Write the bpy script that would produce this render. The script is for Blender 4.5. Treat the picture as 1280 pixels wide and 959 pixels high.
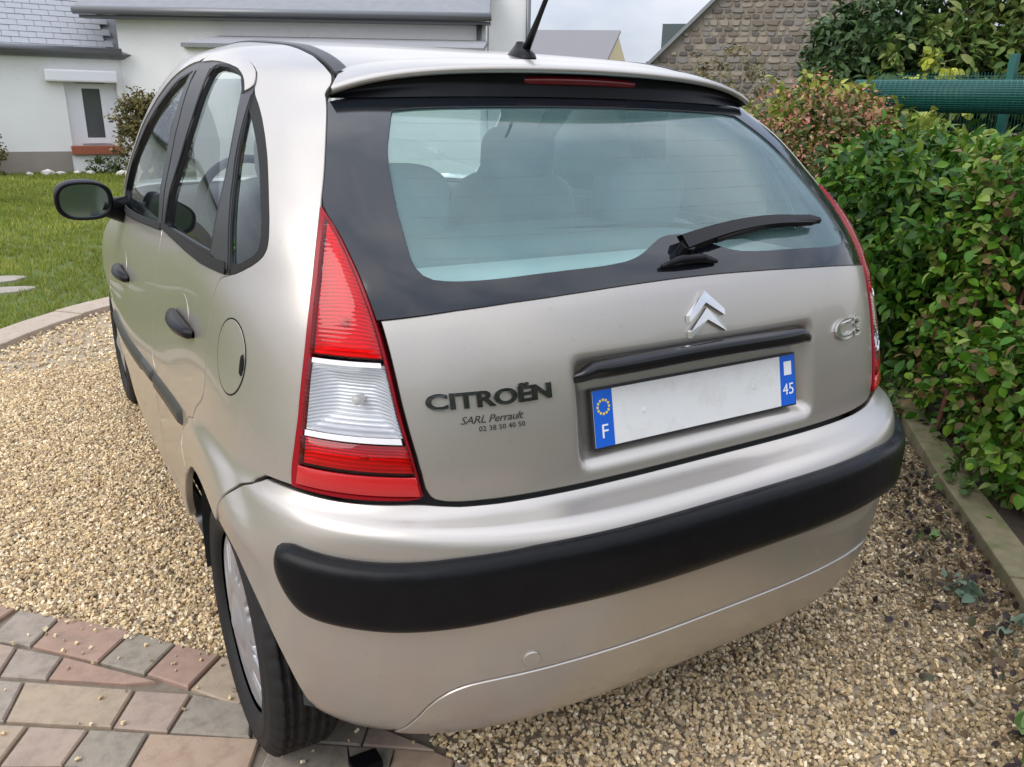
import bpy, bmesh, math, random
import numpy as np
from mathutils import Matrix, Vector
from mathutils.geometry import delaunay_2d_cdt
random.seed(4); RNG = np.random.default_rng(7)
scene = bpy.context.scene
COL = scene.collection
for o in list(bpy.data.objects): bpy.data.objects.remove(o)
R = math.radians

# ------------------------------------------------------------------ camera
CAM = dict(loc=(-1.0552, -1.5746, 1.3476), yaw=0.5364, pitch=-0.3264, roll=0.0189, f=1011.15)
def make_camera():
    cd = bpy.data.cameras.new('camera'); co = bpy.data.objects.new('camera', cd); COL.objects.link(co)
    cy, sy = math.cos(CAM['yaw']), math.sin(CAM['yaw']); cp, sp = math.cos(CAM['pitch']), math.sin(CAM['pitch'])
    fw = Vector((sy*cp, cy*cp, sp)); rt = Vector((cy, -sy, 0)); up = rt.cross(fw)
    cr, sr = math.cos(CAM['roll']), math.sin(CAM['roll'])
    r2 = cr*rt + sr*up; u2 = -sr*rt + cr*up
    m = Matrix(((r2.x, u2.x, -fw.x), (r2.y, u2.y, -fw.y), (r2.z, u2.z, -fw.z))).to_4x4()
    m.translation = CAM['loc']; co.matrix_world = m
    cd.sensor_fit = 'HORIZONTAL'; cd.sensor_width = 36.0; cd.lens = 36.0*CAM['f']/1280.0
    cd.clip_start = 0.05; cd.clip_end = 2000
    scene.camera = co
make_camera()

# ------------------------------------------------------------------ light
SUN_DIR = Vector((-0.85, -0.05, 0.62)).normalized()      # towards the sun
el = math.asin(SUN_DIR.z); rot = math.atan2(SUN_DIR.x, SUN_DIR.y)
world = bpy.data.worlds.new('World'); scene.world = world; world.use_nodes = True
nt = world.node_tree; nt.nodes.clear()
def N(t, kind, **kw):
    n = t.nodes.new(kind)
    for k, v in kw.items(): setattr(n, k, v)
    return n
out = N(nt, 'ShaderNodeOutputWorld'); bg = N(nt, 'ShaderNodeBackground'); sky = N(nt, 'ShaderNodeTexSky')
sky.sky_type = 'NISHITA'; sky.sun_disc = False; sky.sun_elevation = el; sky.sun_rotation = rot
sky.air_density = 1.0; sky.dust_density = 2.0; sky.ozone_density = 1.5
tc = N(nt, 'ShaderNodeTexCoord'); mp = N(nt, 'ShaderNodeMapping'); mp.inputs['Scale'].default_value = (1, 1, 2.4)
ns = N(nt, 'ShaderNodeTexNoise'); ns.inputs['Scale'].default_value = 1.6; ns.inputs['Detail'].default_value = 7; ns.inputs['Roughness'].default_value = 0.55
rp = N(nt, 'ShaderNodeValToRGB'); rp.color_ramp.elements[0].position = 0.36; rp.color_ramp.elements[1].position = 0.62
mx = N(nt, 'ShaderNodeMixRGB'); mx.blend_type = 'MIX'
cl = N(nt, 'ShaderNodeMixRGB'); cl.inputs['Color1'].default_value = (5.6, 6.3, 8.2, 1); cl.inputs['Color2'].default_value = (9.6, 9.8, 10.4, 1)
ml = N(nt, 'ShaderNodeMath', operation='MULTIPLY_ADD'); ml.inputs[1].default_value = 0.35; ml.inputs[2].default_value = 0.62
nt.links.new(tc.outputs['Generated'], mp.inputs['Vector']); nt.links.new(mp.outputs['Vector'], ns.inputs['Vector'])
nt.links.new(ns.outputs['Fac'], rp.inputs['Fac']); nt.links.new(rp.outputs['Color'], cl.inputs['Fac'])
nt.links.new(rp.outputs['Color'], ml.inputs[0]); nt.links.new(ml.outputs[0], mx.inputs['Fac'])
nt.links.new(sky.outputs['Color'], mx.inputs['Color1']); nt.links.new(cl.outputs['Color'], mx.inputs['Color2'])
# overcast luminance: the zenith about three times as bright as the horizon, in every direction alike
sx_n = N(nt, 'ShaderNodeSeparateXYZ'); nt.links.new(tc.outputs['Generated'], sx_n.inputs['Vector'])
gr = N(nt, 'ShaderNodeMapRange'); gr.inputs['From Min'].default_value = 0.0; gr.inputs['From Max'].default_value = 1.0; gr.inputs['To Min'].default_value = 0.52; gr.inputs['To Max'].default_value = 1.66
nt.links.new(sx_n.outputs['Z'], gr.inputs['Value'])
gm_ = N(nt, 'ShaderNodeMixRGB'); gm_.blend_type = 'MULTIPLY'; gm_.inputs['Fac'].default_value = 1.0
nt.links.new(mx.outputs['Color'], gm_.inputs['Color1']); nt.links.new(gr.outputs['Result'], gm_.inputs['Color2'])
nt.links.new(gm_.outputs['Color'], bg.inputs['Color']); bg.inputs['Strength'].default_value = 0.115
nt.links.new(bg.outputs['Background'], out.inputs['Surface'])
sd = bpy.data.lights.new('sun', 'SUN'); sd.energy = 1.1; sd.angle = R(40); sd.color = (1.0, 0.965, 0.91)
so = bpy.data.objects.new('sun', sd); COL.objects.link(so); so.rotation_euler = SUN_DIR.to_track_quat('Z', 'Y').to_euler(); so.location = (-6, -4, 8)
scene.view_settings.view_transform = 'Standard'; scene.view_settings.look = 'None'
scene.view_settings.exposure = 0.52; scene.view_settings.gamma = 1.0; scene.view_settings.use_curve_mapping = False
scene.render.engine = 'CYCLES'
scene.cycles.max_bounces = 8; scene.cycles.transparent_max_bounces = 16

# ------------------------------------------------------------------ materials
def mat(name, color, rough=0.5, metal=0.0, coat=0.0, var=None, bump=None, spec=0.5, coatr=0.05, grime=None):
    """Principled material. var=(scale, amount, color2) noise colour variation; bump=(scale, strength, dist); grime=(scale, lo, hi, colour)"""
    m = bpy.data.materials.new(name); m.use_nodes = True; t = m.node_tree; b = t.nodes['Principled BSDF']
    b.inputs['Base Color'].default_value = (*color, 1); b.inputs['Roughness'].default_value = rough; b.inputs['Metallic'].default_value = metal
    b.inputs['Specular IOR Level'].default_value = spec
    b.inputs['Coat Weight'].default_value = coat; b.inputs['Coat Roughness'].default_value = coatr
    tc = N(t, 'ShaderNodeTexCoord')
    last = None
    if var:
        n = N(t, 'ShaderNodeTexNoise'); n.inputs['Scale'].default_value = var[0]; n.inputs['Detail'].default_value = 6; n.inputs['Roughness'].default_value = 0.62
        r = N(t, 'ShaderNodeValToRGB'); r.color_ramp.elements[0].position = 0.5-0.5*var[1]*0.6; r.color_ramp.elements[1].position = 0.5+0.5*var[1]*0.6
        r.color_ramp.elements[0].color = (*color, 1); r.color_ramp.elements[1].color = (*var[2], 1)
        t.links.new(tc.outputs['Object'], n.inputs['Vector']); t.links.new(n.outputs['Fac'], r.inputs['Fac']); last = r.outputs['Color']
    if grime:
        n = N(t, 'ShaderNodeTexNoise'); n.inputs['Scale'].default_value = grime[0]; n.inputs['Detail'].default_value = 8; n.inputs['Roughness'].default_value = 0.7
        r = N(t, 'ShaderNodeValToRGB'); r.color_ramp.elements[0].position = grime[1]; r.color_ramp.elements[1].position = grime[2]
        x = N(t, 'ShaderNodeMixRGB'); x.inputs['Color1'].default_value = (*color, 1); x.inputs['Color2'].default_value = (*grime[3], 1)
        if last: t.links.new(last, x.inputs['Color1'])
        t.links.new(tc.outputs['Object'], n.inputs['Vector']); t.links.new(n.outputs['Fac'], r.inputs['Fac']); t.links.new(r.outputs['Color'], x.inputs['Fac']); last = x.outputs['Color']
    if last: t.links.new(last, b.inputs['Base Color'])
    if bump:
        n = N(t, 'ShaderNodeTexNoise'); n.inputs['Scale'].default_value = bump[0]; n.inputs['Detail'].default_value = 5
        bp = N(t, 'ShaderNodeBump'); bp.inputs['Strength'].default_value = bump[1]; bp.inputs['Distance'].default_value = bump[2]
        t.links.new(tc.outputs['Object'], n.inputs['Vector']); t.links.new(n.outputs['Fac'], bp.inputs['Height']); t.links.new(bp.outputs['Normal'], b.inputs['Normal'])
    return m
def attr_mat(name, rough=0.8, var=None, bump=None, transl=0.0, spec=0.3, objrand=None):
    """colour from the mesh attribute 'tint' (own colour of each stone, blade or leaf), or a ramp over the object's random number"""
    m = bpy.data.materials.new(name); m.use_nodes = True; t = m.node_tree; b = t.nodes['Principled BSDF']
    b.inputs['Roughness'].default_value = rough; b.inputs['Specular IOR Level'].default_value = spec
    if objrand:
        oi = N(t, 'ShaderNodeObjectInfo'); r = N(t, 'ShaderNodeValToRGB'); r.color_ramp.elements[0].color = (*objrand[0], 1); r.color_ramp.elements[1].color = (*objrand[-1], 1)
        for k, c in enumerate(objrand[1:-1]):
            e = r.color_ramp.elements.new((k+1)/(len(objrand)-1)); e.color = (*c, 1)
        t.links.new(oi.outputs['Random'], r.inputs['Fac']); src = r.outputs['Color']
    else:
        a = N(t, 'ShaderNodeAttribute'); a.attribute_name = 'tint'; src = a.outputs['Color']
    if var:
        tc = N(t, 'ShaderNodeTexCoord'); n = N(t, 'ShaderNodeTexNoise'); n.inputs['Scale'].default_value = var[0]; n.inputs['Detail'].default_value = 5; n.inputs['Roughness'].default_value = 0.65
        mr = N(t, 'ShaderNodeMapRange'); mr.inputs['From Min'].default_value = 0.3; mr.inputs['From Max'].default_value = 0.7; mr.inputs['To Min'].default_value = 1-var[1]; mr.inputs['To Max'].default_value = 1+var[1]
        mm = N(t, 'ShaderNodeMixRGB'); mm.blend_type = 'MULTIPLY'; mm.inputs['Fac'].default_value = 1
        t.links.new(tc.outputs['Object'], n.inputs['Vector']); t.links.new(n.outputs['Fac'], mr.inputs['Value'])
        t.links.new(src, mm.inputs['Color1']); t.links.new(mr.outputs['Result'], mm.inputs['Color2']); src = mm.outputs['Color']
    t.links.new(src, b.inputs['Base Color'])
    if bump:
        tc = N(t, 'ShaderNodeTexCoord'); n = N(t, 'ShaderNodeTexNoise'); n.inputs['Scale'].default_value = bump[0]; n.inputs['Detail'].default_value = 6
        bp = N(t, 'ShaderNodeBump'); bp.inputs['Strength'].default_value = bump[1]; bp.inputs['Distance'].default_value = bump[2]
        t.links.new(tc.outputs['Object'], n.inputs['Vector']); t.links.new(n.outputs['Fac'], bp.inputs['Height']); t.links.new(bp.outputs['Normal'], b.inputs['Normal'])
    if transl:
        tr = N(t, 'ShaderNodeBsdfTranslucent'); mxs = N(t, 'ShaderNodeMixShader'); mxs.inputs['Fac'].default_value = transl
        t.links.new(src, tr.inputs['Color']); o = t.nodes['Material Output']
        t.links.new(b.outputs['BSDF'], mxs.inputs[1]); t.links.new(tr.outputs['BSDF'], mxs.inputs[2]); t.links.new(mxs.outputs['Shader'], o.inputs['Surface'])
    return m
def glass_mat(name, tint, refl=1.0, film=0.0, filmcol=(.6, .7, .7), rough=0.0):
    """car glass as one sheet: tinted see-through, mirror-like by Fresnel, a pale film that paints in milky sky reflection"""
    m = bpy.data.materials.new(name); m.use_nodes = True; t = m.node_tree; t.nodes.clear()
    o = N(t, 'ShaderNodeOutputMaterial'); tr = N(t, 'ShaderNodeBsdfTransparent'); tr.inputs['Color'].default_value = (*tint, 1)
    gl = N(t, 'ShaderNodeBsdfGlossy'); gl.inputs['Roughness'].default_value = rough; gl.inputs['Color'].default_value = (0.92, 0.97, 1.0, 1)
    fr = N(t, 'ShaderNodeFresnel'); fr.inputs['IOR'].default_value = 1.52
    mu = N(t, 'ShaderNodeMath', operation='MULTIPLY'); mu.inputs[1].default_value = 1.9*refl; mu.use_clamp = True
    mxs = N(t, 'ShaderNodeMixShader'); t.links.new(fr.outputs['Fac'], mu.inputs[0]); t.links.new(mu.outputs[0], mxs.inputs['Fac'])
    base = tr.outputs['BSDF']
    if film:
        df = N(t, 'ShaderNodeBsdfDiffuse'); df.inputs['Color'].default_value = (*filmcol, 1); m2 = N(t, 'ShaderNodeMixShader')
        tcn = N(t, 'ShaderNodeTexCoord'); nz = N(t, 'ShaderNodeTexNoise'); nz.inputs['Scale'].default_value = 7; nz.inputs['Detail'].default_value = 7
        mr = N(t, 'ShaderNodeMapRange'); mr.inputs['From Min'].default_value = .3; mr.inputs['From Max'].default_value = .7; mr.inputs['To Min'].default_value = film*.90; mr.inputs['To Max'].default_value = film*1.12
        t.links.new(tcn.outputs['Object'], nz.inputs['Vector']); t.links.new(nz.outputs['Fac'], mr.inputs['Value']); t.links.new(mr.outputs['Result'], m2.inputs['Fac'])
        t.links.new(base, m2.inputs[1]); t.links.new(df.outputs['BSDF'], m2.inputs[2]); base = m2.outputs['Shader']
    t.links.new(base, mxs.inputs[1]); t.links.new(gl.outputs['BSDF'], mxs.inputs[2]); t.links.new(mxs.outputs['Shader'], o.inputs['Surface'])
    return m

# ------------------------------------------------------------------ mesh helpers
def tag(o, label=None, cat=None, group=None, kind=None):
    if label: o['label'] = label
    if cat: o['category'] = cat
    if group: o['group'] = group
    if kind: o['kind'] = kind
    return o
def empty(name, loc=(0, 0, 0)):
    o = bpy.data.objects.new(name, None); COL.objects.link(o); o.location = loc; o.empty_display_size = 0.1
    return o
def obj(name, verts, faces, m=None, parent=None, smooth=False, mats=None, fmat=None):
    me = bpy.data.meshes.new(name); me.from_pydata([tuple(map(float, v)) for v in verts], [], [tuple(map(int, f)) for f in faces])
    if m: me.materials.append(m)
    if mats:
        for q in mats: me.materials.append(q)
        me.polygons.foreach_set('material_index', fmat)
    if smooth: me.polygons.foreach_set('use_smooth', [True]*len(me.polygons))
    me.update()
    o = bpy.data.objects.new(name, me); COL.objects.link(o)
    if parent is not None: link_parent(o, parent)
    return o
def world_loc(p):
    v = Vector((0, 0, 0))
    while p is not None: v = v + p.location + (p.matrix_parent_inverse.translation if p.parent else Vector((0, 0, 0))); p = p.parent
    return v
def link_parent(o, p):
    o.parent = p; o.matrix_parent_inverse = Matrix.Translation(-world_loc(p))
def tri_obj(name, V, F, m, tint=None, parent=None, smooth=False):
    """big numpy triangle mesh with an optional colour per vertex"""
    me = bpy.data.meshes.new(name); V = np.asarray(V, np.float32); F = np.asarray(F, np.int32)
    me.vertices.add(len(V)); me.vertices.foreach_set('co', V.ravel()); k = F.shape[1]
    me.loops.add(F.size); me.loops.foreach_set('vertex_index', F.ravel())
    me.polygons.add(len(F)); me.polygons.foreach_set('loop_start', np.arange(0, F.size, k, dtype=np.int32)); me.polygons.foreach_set('loop_total', np.full(len(F), k, np.int32))
    me.polygons.foreach_set('use_smooth', np.full(len(F), smooth))
    me.materials.append(m); me.update(calc_edges=True)
    if tint is not None:
        a = me.color_attributes.new('tint', 'FLOAT_COLOR', 'POINT'); c = np.ones((len(V), 4), np.float32); c[:, :3] = tint; a.data.foreach_set('color', c.ravel())
    o = bpy.data.objects.new(name, me); COL.objects.link(o)
    if parent is not None: link_parent(o, parent)
    return o
class MB:
    """collects boxes, prisms, tubes and lathes into one mesh"""
    def __init__(s): s.v = []; s.f = []
    def add(s, V, F):
        n = len(s.v); s.v += [tuple(p) for p in V]; s.f += [tuple(i+n for i in f) for f in F]; return s
    def box(s, a, b):
        (x0, y0, z0), (x1, y1, z1) = a, b
        return s.add([(x0,y0,z0),(x1,y0,z0),(x1,y1,z0),(x0,y1,z0),(x0,y0,z1),(x1,y0,z1),(x1,y1,z1),(x0,y1,z1)], [(0,3,2,1),(4,5,6,7),(0,1,5,4),(1,2,6,5),(2,3,7,6),(3,0,4,7)])
    def prism(s, poly, vec):
        n = len(poly); P = [Vector(p) for p in poly]; Q = [p+Vector(vec) for p in P]
        return s.add(P+Q, [tuple(range(n))[::-1], tuple(range(n, 2*n))]+[(i, (i+1) % n, n+(i+1) % n, n+i) for i in range(n)])
    def tube(s, pts, r, seg=10, cap=True):
        P = [Vector(p) for p in pts]; rr = r if hasattr(r, '__len__') else [r]*len(P); rings = []
        up = Vector((0, 0, 1))
        for i, p in enumerate(P):
            d = (P[min(i+1, len(P)-1)]-P[max(i-1, 0)]).normalized(); a = d.cross(up)
            if a.length < 1e-3: a = d.cross(Vector((1, 0, 0)))
            a.normalize(); b = a.cross(d)
            rings.append([p+(a*math.cos(2*math.pi*k/seg)+b*math.sin(2*math.pi*k/seg))*rr[i] for k in range(seg)])
        V = [q for g in rings for q in g]; F = [(i*seg+k, i*seg+(k+1) % seg, (i+1)*seg+(k+1) % seg, (i+1)*seg+k) for i in range(len(P)-1) for k in range(seg)]
        if cap: F += [tuple(range(seg))[::-1], tuple((len(P)-1)*seg+k for k in range(seg))]
        return s.add(V, F)
    def build(s, name, m, parent=None, smooth=False, bevel=0):
        o = obj(name, s.v, s.f, m, parent, smooth)
        bm = bmesh.new(); bm.from_mesh(o.data); bmesh.ops.recalc_face_normals(bm, faces=bm.faces)
        if bevel: bmesh.ops.bevel(bm, geom=[e for e in bm.edges if e.is_manifold and e.calc_face_angle(0) > 0.4], offset=bevel, segments=2, affect='EDGES', profile=.6)
        bm.to_mesh(o.data); bm.free()
        return o
def grid_obj(name, G, m, parent=None, smooth=True, close_u=False, flip=False):
    G = np.asarray(G); a, b = G.shape[:2]; V = G.reshape(-1, 3); F = []
    for i in range(a if close_u else a-1):
        for j in range(b-1):
            q = (i*b+j, ((i+1) % a)*b+j, ((i+1) % a)*b+j+1, i*b+j+1); F.append(q[::-1] if flip else q)
    return obj(name, V, F, m, parent, smooth)
def superell(cx, cy, cz, sx, sy, sz, e1=.5, e2=.5, nu=28, nv=16, tilt=0.0, bulge=None):
    """rounded cushion shape as a vertex grid"""
    u = np.linspace(0, 2*np.pi, nu, endpoint=False); v = np.linspace(-np.pi/2, np.pi/2, nv)
    U, V = np.meshgrid(u, v, indexing='ij'); P = lambda w, e: np.sign(w)*np.abs(w)**e
    x = sx*P(np.cos(V), e1)*P(np.cos(U), e2); y = sy*P(np.cos(V), e1)*P(np.sin(U), e2); z = sz*P(np.sin(V), e1)
    c, s = math.cos(tilt), math.sin(tilt)
    return np.stack([cx+x, cy+c*y+s*z*1.0, cz-s*y+c*z], -1)
def text_mesh(body, size, shear=0.0, spacing=1.0, extrude=0.0, offset=0.0, res=4):
    cu = bpy.data.curves.new('lettering', 'FONT'); cu.body = body; cu.size = size; cu.shear = shear; cu.space_character = spacing
    cu.extrude = extrude; cu.offset = offset; cu.resolution_u = res; cu.align_x = 'LEFT'
    o = bpy.data.objects.new('lettering', cu); COL.objects.link(o)
    bpy.context.view_layer.update(); dg = bpy.context.evaluated_depsgraph_get(); me = bpy.data.meshes.new_from_object(o.evaluated_get(dg))
    V = np.array([v.co[:] for v in me.vertices]); F = [tuple(p.vertices) for p in me.polygons]
    bpy.data.objects.remove(o); bpy.data.meshes.remove(me); bpy.data.curves.remove(cu)
    return V, F

# ------------------------------------------------------------------ the car's skin: stacked plan outlines
ROWS=np.array([
 [0.245,-0.522,0.753,0.209,3.700,2.803,4.000],
 [0.301,-0.575,0.784,0.209,3.500,2.948,3.600],
 [0.373,-0.606,0.805,0.209,3.350,3.030,3.300],
 [0.464,-0.627,0.817,0.209,3.250,3.071,3.100],
 [0.566,-0.639,0.820,0.209,3.200,3.092,3.600],
 [0.658,-0.639,0.820,0.209,3.200,3.081,3.800],
 [0.700,-0.624,0.819,0.209,3.250,3.071,4.000],
 [0.719,-0.559,0.818,0.230,3.500,3.061,4.200],
 [0.734,-0.543,0.817,0.250,3.600,3.051,4.400],
 [0.780,-0.536,0.812,0.271,3.680,3.030,4.600],
 [0.871,-0.521,0.802,0.291,3.620,2.772,4.800],
 [0.994,-0.490,0.785,0.312,3.570,2.165,4.600],
 [1.060,-0.463,0.770,0.333,3.550,2.082,5.200],
 [1.136,-0.386,0.754,0.374,3.800,1.949,5.400],
 [1.218,-0.287,0.729,0.436,4.000,1.825,5.600],
 [1.299,-0.183,0.702,0.518,4.150,1.701,5.600],
 [1.370,-0.072,0.675,0.621,4.000,1.578,5.400],
 [1.421,0.011,0.648,0.703,4.000,1.485,5.000],
 [1.467,0.190,0.605,0.806,3.800,1.392,4.600],
 [1.491,0.423,0.550,0.889,3.600,1.320,4.200],
 [1.512,0.705,0.468,0.951,3.300,1.238,3.400],
 [1.522,0.835,0.340,0.982,2.800,1.166,2.800],
 [1.526,0.915,0.190,0.992,2.300,1.104,2.200],
 [1.528,0.991,0.001,0.992,2.000,0.993,2.000]])
def pchip_slopes(x,y):
    h=np.diff(x); d=np.diff(y,axis=0)/h[:,None]
    m=np.zeros_like(y)
    for i in range(1,len(x)-1):
        w1=2*h[i]+h[i-1]; w2=h[i]+2*h[i-1]
        a,b=d[i-1],d[i]
        with np.errstate(divide='ignore',invalid='ignore'):
            hm=(w1+w2)/(w1/a+w2/b)
        m[i]=np.where(a*b>0,hm,0)
    m[0]=d[0]; m[-1]=d[-1]
    return m
Z=ROWS[:,0]; V=ROWS[:,1:]
MS=pchip_slopes(Z,V)
def rows(z):
    z=np.clip(np.asarray(z,float),Z[0],Z[-1]); i=np.clip(np.searchsorted(Z,z,side='right')-1,0,len(Z)-2)
    h=(Z[i+1]-Z[i]); s=((z-Z[i])/h)[...,None]; h=h[...,None]
    h00=2*s**3-3*s**2+1;h10=s**3-2*s**2+s;h01=-2*s**3+3*s**2;h11=s**3-s**2
    return h00*V[i]+h10*h*MS[i]+h01*V[i+1]+h11*h*MS[i+1]
def surf(al,z):
    """al: -90..90..., angle measured: 0 = rear centre, +90deg = left widest, 180 = front centre (left side). negative = right side"""
    al=np.asarray(al,float); z=np.asarray(z,float); al,z=np.broadcast_arrays(al,z)
    r=rows(z); y0,xs,yc,nr,yf,nf=[r[...,k] for k in range(6)]
    a=np.abs(al); s=np.abs(np.sin(a)); c=np.cos(a); rear=c>=0; c=np.abs(c)
    b=np.where(rear,yc-y0,yf-yc); n=np.where(rear,nr,nf)
    rr=((s/xs)**n+(c/b)**n)**(-1/n)
    x=rr*s; y=np.where(rear,yc-rr*c,yc+rr*c)
    q=np.clip((y-.05)/1.15,0,1); w=np.interp(z,[.3,.45,.75,.92,1.07,1.28,1.44],[.03,.045,.048,.040,.022,.022,0.])
    x=x*(1+w*q*q*(3-2*q))
    t=np.clip((z-.61)/.14,0,1); F=(1-t*t*(3-2*t))*np.clip((z-.16)/.15,0,1)
    a1=np.clip((y+.57)/.22,0,1); a2=np.clip((y+.36)/.66,0,1)
    x=x+.030*F*(a1*a1*(3-2*a1))*(1-.97*a2*a2*(3-2*a2))*(x>.3)
    return np.stack([np.where(al>0,-x,x),y,z],-1)

# ---- conversions between metres and skin coordinates (angle round the plan, height)
_A = np.radians(np.linspace(0, 179.5, 3600))
def a_x(x, z):
    k = _A < R(78); P = surf(_A[k], np.full(k.sum(), z)); return float(np.interp(abs(x), np.maximum.accumulate(-P[:, 0]), _A[k]))*(1 if x <= 0 else -1)
def a_y(y, z):
    P = surf(_A, np.full(len(_A), z)); return float(np.interp(y, np.maximum.accumulate(P[:, 1]), _A))
def zroof(x, y):
    x = np.abs(np.asarray(x, float)); y = np.asarray(y, float); lo = np.full(np.broadcast(x, y).shape, 1.06); hi = np.full(lo.shape, Z[-1]-1e-5)
    for _ in range(40):
        mid = (lo+hi)/2; r = rows(mid); y0, xs, yc, nr, yf, nf = [r[..., k] for k in range(6)]
        rear = y < yc; b = np.where(rear, yc-y0, yf-yc); n = np.where(rear, nr, nf)
        q = np.clip((y-.05)/1.15, 0, 1); w = np.interp(mid, [1.07, 1.28, 1.44], [.022, .022, 0.])
        ins = (x/(1+w*q*q*(3-2*q))/xs)**n+(np.abs(yc-y)/b)**n < 1
        lo = np.where(ins, mid, lo); hi = np.where(ins, hi, mid)
    return (lo+hi)/2
def rx(*pts): return [(a_x(-x, z), z) for x, z in pts]            # points on the rear given by half width and height (left side)
def sy(*pts): return [(a_y(y, z), z) for y, z in pts]             # points on the left flank given by distance along the car and height
def rf(*pts):                                                     # points on the roof's left edge given by half width and distance along
    o = []
    for x, y in pts:
        z = float(zroof(x, y)); o.append((a_y(y, z), z))
    return o
_ref = surf(_A, np.full(len(_A), .93)); _U = np.concatenate([[0], np.cumsum(np.linalg.norm(np.diff(_ref, axis=0), axis=1))])
_zt = np.linspace(Z[0]-.02, Z[-1], 800); _rt = rows(_zt); _T = np.concatenate([[0], np.cumsum(np.sqrt(np.diff(_zt)**2+.55*np.diff(_rt[:, 0])**2+np.diff(_rt[:, 1])**2))])
def to_q(P): P = np.asarray(P, float); return np.stack([np.sign(P[:, 0])*np.interp(np.abs(P[:, 0]), _A, _U), np.interp(P[:, 1], _zt, _T)], 1)
def to_s(q): return np.sign(q[:, 0])*np.interp(np.abs(q[:, 0]), _U, _A), np.interp(q[:, 1], _T, _zt)
def skin(q, off=0.0):
    a, z = to_s(q); P = surf(a, z); e = 2e-3
    du = surf(a+e, z)-surf(a-e, z); dv = surf(a, z+e)-surf(a, z-e); n = np.cross(dv, du); n /= np.linalg.norm(n, axis=1)[:, None]+1e-12
    return P+n*np.asarray(off).reshape(-1, 1) if np.ndim(off) else P+n*off, n
def inside(q, poly):
    x, y = q[:, 0], q[:, 1]; r = np.zeros(len(q), bool); px, py = poly[:, 0], poly[:, 1]; j = len(poly)-1
    for i in range(len(poly)):
        c = ((py[i] > y) != (py[j] > y)) & (x < (px[j]-px[i])*(y-py[i])/(py[j]-py[i]+1e-15)+px[i]); r ^= c; j = i
    return r
def bdist(q, poly):
    d = np.full(len(q), 9.); n = len(poly)
    for i in range(n):
        a, b = poly[i], poly[(i+1) % n]; ab = b-a; t = np.clip(((q-a)@ab)/(ab@ab+1e-15), 0, 1); d = np.minimum(d, np.linalg.norm(q-a-t[:, None]*ab, axis=1))
    return d
def densify(p, s):
    o = []
    for i in range(len(p)):
        a, b = p[i], p[(i+1) % len(p)]; L = np.linalg.norm(b-a)
        if L < 1e-5: continue
        k = max(1, int(math.ceil(L/s))); o += [a+(b-a)*t/k for t in range(k)]
    return np.array(o)
def resample(p, s):
    """even spacing along an outline, corners kept"""
    n = len(p); cor = []
    for i in range(n):
        a, b, c = p[i-1], p[i], p[(i+1) % n]; u = (b-a)/(np.linalg.norm(b-a)+1e-12); w = (c-b)/(np.linalg.norm(c-b)+1e-12)
        if u@w < .62: cor.append(i)
    if not cor: cor = [0]
    o = []
    for k, i in enumerate(cor):
        j = cor[(k+1) % len(cor)]; idx = [i]; t = i
        while True:
            t = (t+1) % n; idx.append(t)
            if t == j: break
        q = p[idx]; L = np.concatenate([[0], np.cumsum(np.linalg.norm(np.diff(q, axis=0), axis=1))]); m = max(1, int(round(L[-1]/s))); tt = np.linspace(0, L[-1], m+1)[:-1]
        o += [np.array([np.interp(v, L, q[:, 0]), np.interp(v, L, q[:, 1])]) for v in tt]
    return np.array(o)
def chaikin(p, it=1, keep=None):
    """round an outline, keeping corners sharper than ~50 degrees"""
    for _ in range(it):
        o = []; n = len(p)
        for i in range(n):
            a, b, c = p[i-1], p[i], p[(i+1) % n]; u = (b-a)/(np.linalg.norm(b-a)+1e-12); w = (c-b)/(np.linalg.norm(c-b)+1e-12)
            if u@w < .62: o.append(b)
            else: o += [b*.75+a*.25, b*.75+c*.25]
        p = np.array(o)
    return p
def shrink(p, d):
    """move an outline inwards by d"""
    n = len(p); ar = sum(p[i-1][0]*p[i][1]-p[i][0]*p[i-1][1] for i in range(n)); sg = 1 if ar > 0 else -1; o = []
    for i in range(n):
        a, b, c = p[i-1], p[i], p[(i+1) % n]; u = (b-a)/(np.linalg.norm(b-a)+1e-12); w = (c-b)/(np.linalg.norm(c-b)+1e-12)
        nu = np.array([-u[1], u[0]])*sg; nw = np.array([-w[1], w[0]])*sg; m = nu+nw; l = m@nu
        o.append(b+m*d/max(l, .35))
    return np.array(o)
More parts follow.
